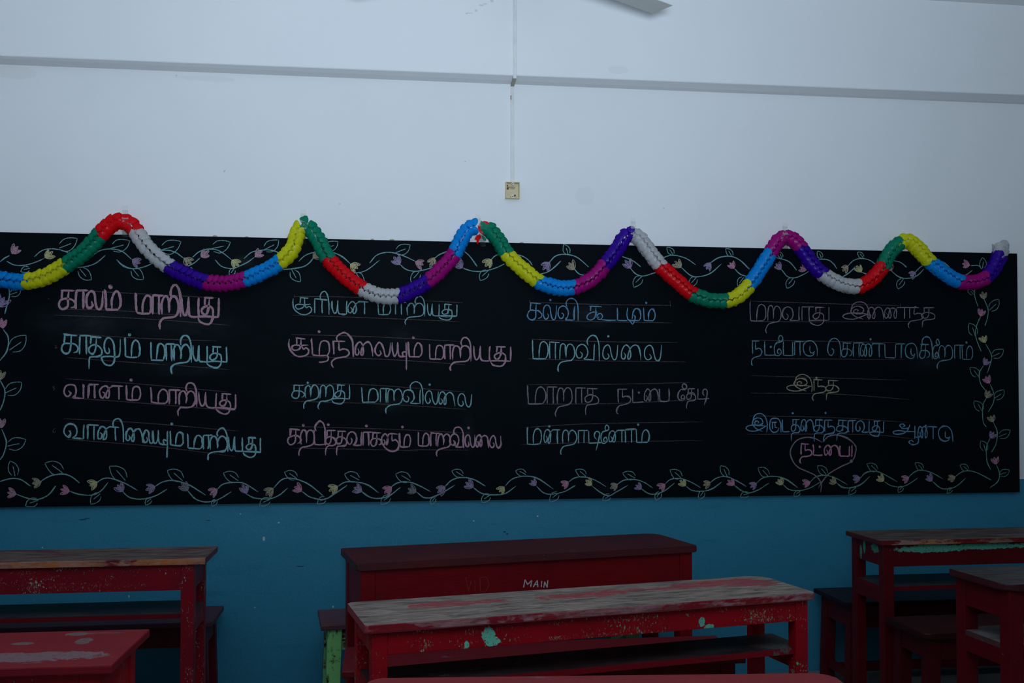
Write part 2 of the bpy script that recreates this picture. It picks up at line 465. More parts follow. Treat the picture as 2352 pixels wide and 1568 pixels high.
# Letters as pen strokes: x 0..1 across the letter, y 0 on the line, 1 at the letter's top, below 0 the tails
LA = [(.34, .42), (.42, .22), (.30, .05), (.13, .10), (.04, .40), (.12, .80), (.33, .98), (.50, .82), (.58, .38), (.68, .06), (.83, .02), (.94, .30), (.98, 1.0)]
MA = [[(0, 1.05), (.02, .5), (.04, 0)], [(.04, .0), (.4, -.02), (.85, 0)], [(.42, .02), (.44, .5), (.55, .86), (.74, .98), (.93, .84), (1, .5), (.97, .2), (.85, 0)]]
G = {
 'ka': [[(.12, 1), (.95, 1)], [(.2, 1), (.17, .55)], [(.6, 1), (.58, .5), (.56, .2), (.42, .02), (.18, -.02), (0, .18), (.06, .42), (.22, .54), (.5, .56), (.8, .52), (1, .34), (.94, .14), (.74, .06)]],
 'aa': [[(.05, .98), (.04, .5), (.05, 0)], [(.02, 1), (1.02, 1.02)], [(.62, 1), (.60, .5), (.62, 0)]],
 'la': [LA],
 'ma': MA,
 'ra': [[(.08, 0), (.06, .5), (.14, .86), (.28, .97), (.42, .86), (.47, .5), (.46, .12)],
        [(.47, .55), (.56, .88), (.74, 1), (.92, .85), (1, .5), (.97, .15), (.8, -.06), (.45, -.14), (.14, -.22), (-.02, -.42), (-.06, -.62), (-.02, -.80)]],
 'i': [[(.06, .95), (-.02, 1.2), (.14, 1.48), (.45, 1.6), (.75, 1.46), (.92, 1.1), (.97, .6), (.98, -.08)]],
 'ya': [[(0, 1), (.02, .45), (.12, .08), (.24, .04), (.34, .3), (.40, 1)], [(.40, 1), (.40, .3), (.48, .02), (.7, -.02), (.98, 0)], [(1, 1), (.98, .5), (.98, 0)]],
 'va': [[(.24, .52), (.34, .36), (.28, .12), (.12, .12), (0, .42), (.10, .84), (.34, 1), (.56, .86), (.64, .5), (.58, .18), (.46, .02), (.7, -.01), (.98, 0)], [(.98, 0), (.98, .5), (1, 1.02)]],
 'na': [[(.12, .52), (.22, .36), (.16, .10), (.04, .14), (0, .5), (.1, .85), (.26, .95), (.40, .72), (.42, .3), (.36, .06), (.26, .12), (.30, .45), (.42, .8), (.58, .95)], [(.5, .97), (1.02, .98)], [(.84, .97), (.84, .5), (.84, 0)]],
 'tha': [[(.14, 1), (.95, 1)], [(.22, 1), (.2, .58)], [(.58, 1), (.56, .5), (.50, .2), (.32, .06), (.10, .10), (.02, .30), (.14, .48), (.4, .56), (.74, .5), (.98, .3), (.96, .04), (.74, -.08), (.4, -.1), (.14, -.18), (.06, -.45), (.06, -.78)]],
 'thu': [[(.30, 1), (.75, 1)], [(.36, 1), (.34, .6)], [(.56, 1), (.54, .5), (.46, .2), (.30, .14), (.20, .3), (.30, .5), (.52, .58), (.70, .46), (.74, .2), (.72, -.1), (.60, -.32), (.40, -.38), (.14, -.26), (.02, -.05)], [(.0, -.02), (.4, .02), (1, .02)], [(1, .0), (1, .5), (1.0, 1.02)]],
 'lu': [[(.30, .45), (.36, .25), (.25, .12), (.10, .28), (.08, .65), (.22, .95), (.42, .95), (.56, .7), (.62, .3), (.64, -.1), (.56, -.42), (.36, -.56), (.08, -.48), (-.06, -.22), (.0, -.08), (.4, -.04), (.78, -.04), (.92, .2), (.96, 1.0)]],
 'yu': [[(0, 1), (.03, .4), (.14, .05), (.26, .08), (.36, .4), (.40, 1)], [(.40, 1), (.42, .3), (.54, .02), (.98, 0)], [(.80, .0), (.72, .2), (.80, .35), (.97, .3)], [(.98, 1), (.98, 0), (1, -.95)]],
 'ai': [[(.14, .50), (.22, .30), (.14, .06), (.03, .18), (.03, .6), (.15, .94), (.30, .98), (.42, .72), (.46, .3), (.40, .06), (.32, .14), (.36, .5), (.50, .88), (.70, 1), (.86, .84), (.94, .4), (.97, 0)]],
 'suu': [[(.34, 1), (.80, 1)], [(.40, 1), (.38, .62)], [(.60, 1), (.58, .5), (.46, .30), (.24, .26), (.14, .42), (.28, .56), (.6, .58), (.92, .62)], [(.62, .58), (.70, .36), (.84, .44), (.96, .28), (.90, .06), (.66, -.1), (.36, -.06), (.12, .2), (.0, .55), (.03, .92)]],
 'zha': MA + [[(.84, .0), (.96, -.14), (.88, -.34), (.66, -.46), (.42, -.48)]],
 'ndha': [[(.06, 1), (.05, .5), (.06, .04)], [(0, 1), (.72, 1)], [(.38, 1), (.38, .42), (.6, .48), (.88, .42), (1, .2), (.86, -.04), (.5, -.14), (.14, -.22), (-.04, -.42), (-.06, -.66), (.04, -.82)]],
 'pa': [[(0, 1), (.01, .5), (.02, 0)], [(.02, 0), (.5, -.02), (1, 0)], [(1, 0), (1, .5), (1, 1)]],
 'ta': [[(0, 1), (.01, .5), (.02, 0)], [(.02, 0), (.5, -.02), (1, 0)]],
 'kuu': [[(.08, 1.05), (.52, 1.05)], [(.14, 1.05), (.12, .7)], [(.30, 1.05), (.30, .4), (.22, .06), (.08, 0), (0, .2), (.06, .45), (.2, .6), (.36, .62)], [(.34, .2), (.38, .45), (.48, .5), (.54, .3), (.48, .08), (.38, .1), (.42, .28)], [(.5, .04), (.75, 0), (1, .02)]],
 'mu': [[(.1, 1), (.05, .5), (.12, .1), (.3, -.1), (.42, -.3), (.55, -.1), (.62, .3), (.5, .45)], [(.1, .05), (.5, .0), (.85, .0)], [(.4, .1), (.48, .7), (.65, .98), (.88, .9), (1, .5), (.95, .15), (.85, 0)]],
 'ee': [[(.84, 1.05), (.62, 1.02), (.50, 1.22), (.68, 1.42), (.95, 1.32), (.98, 1.08), (.72, .96), (.30, .92), (.04, .6), (.02, .25), (.2, .0), (.55, -.02), (.8, .2), (.62, .44), (.36, .32), (.42, .12), (.62, .16)]],
 'e': [[(.30, .62), (.44, .42), (.36, .12), (.14, .10), (0, .42), (.06, .92), (.32, 1.26), (.66, 1.28), (.9, 1.0), (.98, .5), (.96, -.06)]],
 'di': [[(0, 1), (.01, .5), (.02, .03)], [(.02, 0), (.5, 0), (1, .02)], [(.60, .30), (.44, .55), (.50, .85), (.68, .95), (.84, .8), (.84, .45), (.74, .0), (.58, -.62)]],
 'llu': [[(.14, .5), (.22, .3), (.12, .12), (.02, .3), (.06, .72), (.22, .92), (.36, .75), (.38, .3), (.30, .15), (.34, .6), (.46, .95), (.95, .95)], [(.62, .95), (.62, .45), (.82, .5), (1, .25), (.96, -.15), (.7, -.38), (.4, -.3), (.2, -.05), (.1, .1)]],
 'du': [[(.50, .70), (.48, .42), (.54, .22), (.72, .2), (.82, .34)], [(.82, .3), (.70, .04), (.42, -.04), (.14, .12), (.02, .48), (.10, .86), (.36, 1.06), (.68, 1.04), (.92, .8), (1, .4), (1, -.05)]],
 'ru': [[(.20, .72), (.62, .72)], [(.26, .72), (.26, .2)], [(.46, .72), (.48, .36), (.66, .3)], [(.80, .3), (.70, .04), (.42, -.06), (.12, .1), (.0, .5), (.12, .92), (.42, 1.08), (.8, .98), (.98, .6), (.98, -.05)]],
 'nna': [[(.08, .5), (.14, .3), (.08, .08), (.0, .2), (.02, .7), (.12, .95), (.22, .8), (.26, .3), (.20, .06), (.16, .3), (.22, .8), (.34, .97), (.46, .75), (.48, .3), (.42, .06), (.37, .3), (.42, .75), (.54, .97)], [(.5, .98), (1.02, 1)], [(.80, .98), (.80, .5), (.80, 0)]],
 'ii': [[(.52, .62), (.58, .72), (.48, .80), (.40, .66), (.50, .46), (.68, .50), (.78, .72), (.70, 1.0), (.50, 1.06), (.34, .86), (.30, .55), (.5, .2), (.75, .02)], [(.30, .55), (.38, 1.2), (.62, 1.42), (.84, 1.26), (.96, .8), (.98, .3), (.96, -.05)], [(.94, .42), (.6, .5), (.2, .48), (.0, .30), (.10, .08), (.4, .02), (.7, .2), (.95, .46)]],
 'aaa': [[(.38, .85), (.46, .95), (.36, 1.1), (.26, .95), (.36, .72), (.60, .8), (.66, 1.05)], [(.66, 1.1), (.55, .5), (.3, .2), (.06, .18), (0, .38), (.2, .5), (.5, .48), (.9, .5)], [(.86, 1.0), (.86, .5), (.86, -.1)], [(.86, .1), (1, .0), (.98, -.4), (.78, -.56), (.62, -.42), (.72, -.26), (.82, -.36)]],
 'bar': [[(.5, 1.1), (.5, .5), (.5, -.05)]],
}

# every written line: crop, baseline, letter height, pen width, chalk, letters (name, x0, x1), dots above letters
TEXT = [
 ('A', [(460, 268), (940, 275), (1080, 302), (1700, 338)], [(460, 142), (1700, 150)], 7.5, 'pink',
  [('ka', 460, 590), ('aa', 592, 690), ('la', 668, 808), ('ma', 826, 945), ('ma', 1064, 1186), ('aa', 1192, 1275), ('ra', 1258, 1398), ('i', 1338, 1416), ('ya', 1424, 1556), ('thu', 1545, 1712)],
  [(865, 97)], 'upper left chalk line in bold pink'),
 ('A', [(480, 616), (940, 640), (1090, 650), (1180, 668), (1775, 688)], [(480, 146), (1000, 138), (1775, 116)], 5.4, 'cyan',
  [('ka', 482, 610), ('aa', 620, 712), ('tha', 690, 800), ('lu', 806, 950), ('ma', 980, 1095), ('ma', 1182, 1290), ('aa', 1298, 1370), ('ra', 1350, 1490), ('i', 1414, 1500), ('ya', 1512, 1625), ('thu', 1612, 1775)],
  [(1014, 472)], 'second chalk line of the left column in pale cyan'),
 ('A', [(500, 964), (1090, 984), (1180, 1000), (1845, 1056)], [(500, 106), (1845, 114)], 5.4, 'pink',
  [('va', 500, 655), ('aa', 688, 775), ('na', 782, 960), ('ma', 988, 1100), ('ma', 1182, 1315), ('aa', 1322, 1410), ('ra', 1398, 1530), ('i', 1460, 1540), ('ya', 1556, 1692), ('thu', 1688, 1845)],
  [(1027, 826)], 'third chalk line of the left column in pink'),
 ('A', [(500, 1278), (960, 1305), (1430, 1342), (1470, 1358), (2040, 1394)], [(500, 114), (1200, 104), (2040, 112)], 4.8, 'cyan',
  [('va', 500, 658), ('aa', 682, 772), ('na', 766, 930), ('i', 886, 968), ('ai', 985, 1125), ('la', 1118, 1205), ('yu', 1192, 1312), ('ma', 1332, 1436), ('ma', 1470, 1585), ('aa', 1590, 1660), ('ra', 1636, 1780), ('i', 1704, 1784), ('ya', 1792, 1900), ('thu', 1900, 2040)],
  [(1345, 1170)], 'bottom chalk line of the left column in pale cyan'),
 ('B', [(180, 300), (750, 312), (850, 312), (1465, 326)], [(180, 124), (480, 104), (1465, 88)], 3.9, 'aqua',
  [('suu', 178, 332), ('aa', 345, 450), ('i', 396, 464), ('ya', 486, 602), ('na', 610, 766), ('ma', 846, 944), ('aa', 980, 1062), ('ra', 1066, 1206), ('i', 1140, 1214), ('ya', 1234, 1326), ('thu', 1318, 1464)],
  [], 'thin pale cyan chalk line just under the white and purple garland'),
 ('B', [(150, 625), (660, 638), (1190, 644), (1250, 660), (1885, 680)], [(150, 130), (660, 108), (1885, 112)], 5.0, 'pink',
  [('suu', 146, 310), ('zha', 326, 466), ('ndha', 492, 622), ('i', 524, 656), ('ai', 666, 810), ('la', 818, 944), ('yu', 956, 1068), ('ma', 1086, 1190), ('ma', 1248, 1360), ('aa', 1366, 1440), ('ra', 1420, 1568), ('i', 1498, 1576), ('ya', 1596, 1722), ('thu', 1722, 1884)],
  [(385, 447), (1123, 495)], 'second chalk line of the middle column in pink'),
 ('B', [(170, 968), (620, 975), (720, 998), (1200, 1010), (1580, 1040)], [(170, 102), (720, 110), (1580, 102)], 3.9, 'cyan',
  [('ka', 172, 270), ('ra', 270, 380), ('ra', 384, 500), ('thu', 478, 624), ('ma', 718, 845), ('aa', 860, 940), ('ra', 914, 1036), ('va', 1040, 1178), ('i', 1100, 1200), ('la', 1212, 1320), ('ai', 1320, 1452), ('la', 1466, 1580)],
  [(297, 847), (1250, 862)], 'third chalk line of the middle column in thin cyan'),
 ('B', [(140, 1328), (500, 1332), (1100, 1350), (1160, 1340), (1810, 1360)], [(140, 118), (700, 104), (1810, 96)], 4.8, 'pink',
  [('ka', 140, 242), ('ra', 234, 346), ('pa', 346, 430), ('i', 356, 438), ('tha', 430, 516), ('tha', 516, 602), ('va', 602, 718), ('aa', 728, 800), ('ka', 790, 872), ('llu', 872, 1008), ('ma', 1014, 1100), ('ma', 1160, 1246), ('aa', 1256, 1330), ('ra', 1310, 1412), ('va', 1410, 1516), ('i', 1440, 1520), ('la', 1524, 1606), ('ai', 1610, 1716), ('la', 1716, 1810)],
  [(262, 1180), (457, 1175), (755, 1185), (1037, 1193), (1555, 1200)], 'bottom chalk line of the middle column in crowded pink'),
 ('C', [(110, 352), (1105, 362)], [(110, 134), (350, 108), (1105, 92)], 3.9, 'blue',
  [('ka', 110, 220), ('la', 226, 336), ('va', 344, 476), ('i', 412, 506), ('kuu', 572, 800), ('ta', 810, 890), ('mu', 880, 996), ('ma', 1016, 1106)],
  [(287, 200), (1037, 222)], 'sky blue chalk line under the cyan garland'),
 ('C', [(145, 658), (1160, 676)], [(145, 142), (480, 116), (1160, 122)], 4.1, 'cyan',
  [('ma', 146, 268), ('aa', 278, 358), ('ra', 352, 476), ('va', 486, 630), ('i', 576, 672), ('la', 692, 816), ('ai', 840, 1002), ('la', 1016, 1158)],
  [(740, 484)], 'one-word chalk line of the third column in pale cyan'),
 ('C', [(108, 1014), (660, 1006), (810, 1006), (1210, 990), (1530, 972)], [(108, 140), (660, 112), (1210, 96), (1530, 78)], 3.9, 'mauve',
  [('ma', 108, 248), ('aa', 258, 340), ('ra', 334, 456), ('aa', 482, 562), ('tha', 556, 664), ('ndha', 812, 916), ('ta', 930, 1018), ('ai', 1020, 1136), ('pa', 1142, 1214), ('ee', 1286, 1352), ('tha', 1350, 1424), ('di', 1440, 1528)],
  [(980, 925)], 'third chalk line of the third column in dull mauve'),
 ('C', [(104, 1328), (1060, 1312)], [(104, 128), (560, 96), (1060, 100)], 3.9, 'cyan',
  [('ma', 104, 216), ('na', 236, 362), ('ra', 374, 492), ('aa', 502, 580), ('di', 586, 686), ('ee', 682, 744), ('na', 744, 866), ('aa', 868, 956), ('ma', 958, 1062)],
  [(278, 1188), (974, 1175)], 'bottom chalk line of the third column in cyan'),
 ('D', [(125, 314), (660, 312), (760, 306), (1380, 300)], [(125, 124), (340, 94), (1380, 74)], 3.3, 'mauve',
  [('ma', 126, 234), ('ra', 240, 336), ('va', 346, 460), ('aa', 476, 560), ('thu', 526, 662), ('ii', 756, 940), ('ai', 922, 1038), ('nna', 1040, 1210), ('ndha', 1206, 1302), ('tha', 1290, 1382)],
  [(1250, 222)], 'top chalk line of the right column in dull mauve'),
 ('D', [(140, 545), (580, 552), (660, 556), (1640, 576)], [(140, 94), (1640, 92)], 3.3, 'sky',
  [('ndha', 140, 206), ('ta', 226, 296), ('ee', 290, 350), ('pa', 352, 416), ('aa', 426, 492), ('du', 486, 582), ('e', 656, 742), ('ka', 746, 816), ('aa', 826, 894), ('nna', 876, 1036), ('ta', 1042, 1112), ('aa', 1112, 1180), ('du', 1180, 1262), ('ka', 1276, 1346), ('i', 1296, 1366), ('ee', 1368, 1412), ('ra', 1402, 1502), ('aa', 1514, 1578), ('ma', 1566, 1638)],
  [(268, 492), (945, 440), (1597, 462)], 'long second chalk line of the right column in pale blue'),
 ('D', [(375, 792), (730, 794)], [(375, 84), (730, 72)], 3.6, 'tan',
  [('ii', 376, 552), ('ndha', 556, 642), ('tha', 640, 730)], [(578, 702)], 'short tan chalk word in the right column'),
 ('D', [(100, 1066), (1030, 1072), (1100, 1096), (1500, 1132)], [(100, 88), (1030, 74), (1500, 92)], 3.9, 'blue',
  [('ii', 100, 246), ('ru', 258, 336), ('ta', 346, 396), ('tha', 404, 466), ('ai', 470, 562), ('tha', 558, 626), ('ndha', 630, 702), ('tha', 712, 790), ('aa', 790, 846), ('va', 842, 936), ('thu', 936, 1034), ('aaa', 1100, 1270), ('nna', 1266, 1396), ('du', 1404, 1502)],
  [(417, 942), (640, 940), (1320, 1028)], 'sky blue chalk line above the heart'),
 ('D', [(470, 1224), (810, 1236)], [(470, 74), (800, 70)], 4.6, 'rose',
  [('ndha', 470, 548), ('ta', 556, 618), ('ai', 630, 734), ('pa', 736, 800), ('bar', 810, 826)], [(600, 1170)], 'pink chalk word inside the heart'),
]
def interp(pts, x):
    if x <= pts[0][0]: return pts[0][1]
    for (a, va), (b, vb) in zip(pts, pts[1:]):
        if x <= b: return va + (vb - va) * (x - a) / (b - a)
    return pts[-1][1]
for crop, base, hgt, wpx, colr, letters, dots, lab in TEXT:
    words = [[letters[0]]]
    for l in letters[1:]:
        if l[1] - max(w[2] for w in words[-1]) > 50: words.append([])
        words[-1].append(l)
    for wd in words:
        ck = Chalk()
        for g, x0, x1 in wd:
            for st in G[g]:
                P = []
                for gx, gy in st:
                    x = x0 + gx * (x1 - x0)
                    P.append((x, interp(base, x) - gy * interp(hgt, x)))
                if wpx > 4.4:
                    ck.px_stroke(crop, P, wpx * .62, .5); ck.px_stroke(crop, P, wpx * .50, .8)
                else:
                    ck.px_stroke(crop, P, wpx * .62, .3); ck.px_stroke(crop, P, wpx * .32, .9)
        lo, hi = min(w[1] for w in wd) - 20, max(w[2] for w in wd) + 20
        for x, y in dots:
            if lo < x < hi: ck.dot(crop, x, y, max(2.6, wpx * .62))
        ck.build('chalk_word', CH[colr], colr + ' chalk word')

# heart round the last word
ck = Chalk()
for P in ([(615, 1140), (560, 1112), (500, 1108), (440, 1132), (402, 1190), (410, 1252), (450, 1306), (520, 1340), (575, 1368), (608, 1420), (605, 1480)],
          [(620, 1138), (660, 1102), (720, 1090), (790, 1112), (840, 1160), (845, 1202), (820, 1265), (740, 1310), (660, 1355), (620, 1402), (590, 1450)]):
    ck.px_stroke('D', P, 2.6, .4); ck.px_stroke('D', P, 1.8, .8)
ck.dot('D', 815, 1267, 4)
ck.build('chalk_heart', CH['mauve'], 'thin mauve chalk heart')

# ruled guide lines
GUIDES = [('A', [(475, 120), (1100, 150), (1700, 184)]), ('A', [(465, 272), (950, 285), (1690, 345)]), ('A', [(420, 318), (1100, 345), (1800, 398)]),
 ('A', [(580, 465), (1100, 500), (1700, 520)]), ('A', [(520, 650), (900, 680), (1290, 705)]), ('A', [(1370, 712), (1800, 745)]),
 ('A', [(515, 815), (1100, 858), (1790, 920)]), ('A', [(520, 965), (1100, 1005), (1850, 1070)]), ('A', [(500, 1128), (1100, 1160), (1880, 1228)]), ('A', [(515, 1290), (1200, 1345), (1845, 1425)]),
 ('B', [(190, 172), (480, 174), (740, 182)]), ('B', [(1215, 205), (1510, 222)]), ('B', [(180, 320), (900, 345), (1490, 370)]), ('B', [(165, 470), (800, 488), (1500, 525)]),
 ('B', [(160, 640), (900, 665), (1525, 705)]), ('B', [(165, 867), (690, 860), (1530, 920)]), ('B', [(165, 992), (900, 1015), (1540, 1056)]), ('B', [(160, 1190), (900, 1210), (1560, 1242)]),
 ('B', [(180, 1360), (700, 1368), (1160, 1380)]), ('B', [(1100, 1370), (1555, 1375)]),
 ('C', [(130, 218), (700, 236), (1230, 242)]), ('C', [(110, 358), (700, 370), (1240, 380)]), ('C', [(130, 507), (700, 526), (1285, 532)]), ('C', [(105, 660), (700, 676), (1345, 683)]),
 ('C', [(110, 862), (800, 858), (1380, 846)]), ('C', [(95, 1015), (800, 1010), (1530, 972)]), ('C', [(80, 1198), (600, 1168), (1475, 1153)]), ('C', [(50, 1333), (700, 1312), (1490, 1300)]),
 ('D', [(130, 182), (700, 200), (1150, 212)]), ('D', [(130, 320), (700, 322), (1240, 318)]), ('D', [(130, 445), (1170, 465)]), ('D', [(130, 570), (1180, 578)]),
 ('D', [(130, 687), (1190, 718)]), ('D', [(130, 805), (700, 812), (1215, 850)]), ('D', [(120, 960), (700, 972), (1200, 1005)]), ('D', [(105, 1085), (900, 1086), (1250, 1118)]),
 ('B', [(193, 158), (194, 182)]), ('C', [(124, 200), (128, 232)]), ('C', [(1222, 205), (1228, 250)]), ('D', [(127, 168), (132, 200)]), ('D', [(1148, 196), (1150, 226)]), ('B', [(1396, 208), (1398, 240)])]
for c, P in GUIDES:
    ck = Chalk(); ck.px_stroke(c, P, 1.5, .15)
    ck.build('chalk_guide_line', CH['line'])

# number marks in front of the left column
ck = Chalk()
ck.px_stroke('A', [(428, 556), (440, 556), (436, 570), (430, 578), (455, 568)], 1.4)
ck.px_stroke('A', [(412, 876), (426, 878), (416, 888), (430, 896), (414, 906)], 1.4)
ck.px_stroke('A', [(432, 1204), (418, 1216), (416, 1234), (430, 1236), (434, 1224)], 1.4)
ck.px_stroke('A', [(376, 186), (386, 196)], 1.4)
ck.build('chalk_numeral', CH['line'], 'faint small numerals before the left column')

# lumps of old glue along the board's top edge
for x, y, r in ((494, 541, .011), (567, 542, .008), (663, 547, .010), (855, 550, .009), (900, 552, .011), (1198, 557, .009)):
    p = on_wall(x, y, -.010)
    bm = bmesh.new(); bmesh.ops.create_icosphere(bm, subdivisions=2, radius=1.0)
    for v in bm.verts:
        v.co *= random.uniform(.85, 1.1)
        v.co = Vector((p.x + v.co.x * r, -.010 + v.co.y * .008, 2.057 + v.co.z * r * .6))
    obj('glue_lump', bm, GLUE, board, True)

# ---- vine border: stems with a leaf, and flowers
def leaf(ck, crop, tip, base, bend=.34, w=1.7):
    t, b = Vector(tip), Vector(base); d = t - b; n = Vector((-d.y, d.x))
    q = lambda u, v: tuple(b + d * u + n * v)
    ck.px_stroke(crop, [q(.04, .16), q(.35, bend), q(.72, bend * .78), q(1, 0)], w, .25)
    ck.px_stroke(crop, [q(1, 0), q(.72, -bend * .55), q(.40, -bend * .8), q(.12, -bend * .5)], w, .25)
    ck.px_stroke(crop, [q(0, 0), q(.3, .04), q(.64, .08)], w, .2)

def flower(crop, x, y, away, colr, size=1.0):
    """A small tulip-like blossom: three or four petals opening away from the stem."""
    ck = Chalk(); s = CROP[crop][2]; c = Vector((x, y)); d = (c - Vector(away))
    if d.length < 1e-3: d = Vector((0, -1))
    d.normalize(); n = Vector((-d.y, d.x)); L = 12.5 * s * size
    root = c - d * L * .75
    for a in (-.55, -.05, .5):
        e = d * math.cos(a) + n * math.sin(a); m = Vector((-e.y, e.x)); k = L * random.uniform(1.5, 1.85)
        P = [root, root + e * k * .45 + m * k * .17, root + e * k * .8 + m * k * .12, root + e * k, root + e * k * .78 - m * k * .12, root + e * k * .42 - m * k * .16, root]
        ck.px_stroke(crop, [tuple(p) for p in P], 1.7, .3)
        ck.px_stroke(crop, [tuple(root), tuple(root + e * k * .5), tuple(root + e * k * .85)], 3.2 * size, .4)
    ck.build('chalk_flower', CH[colr], colr + ' chalk flower')

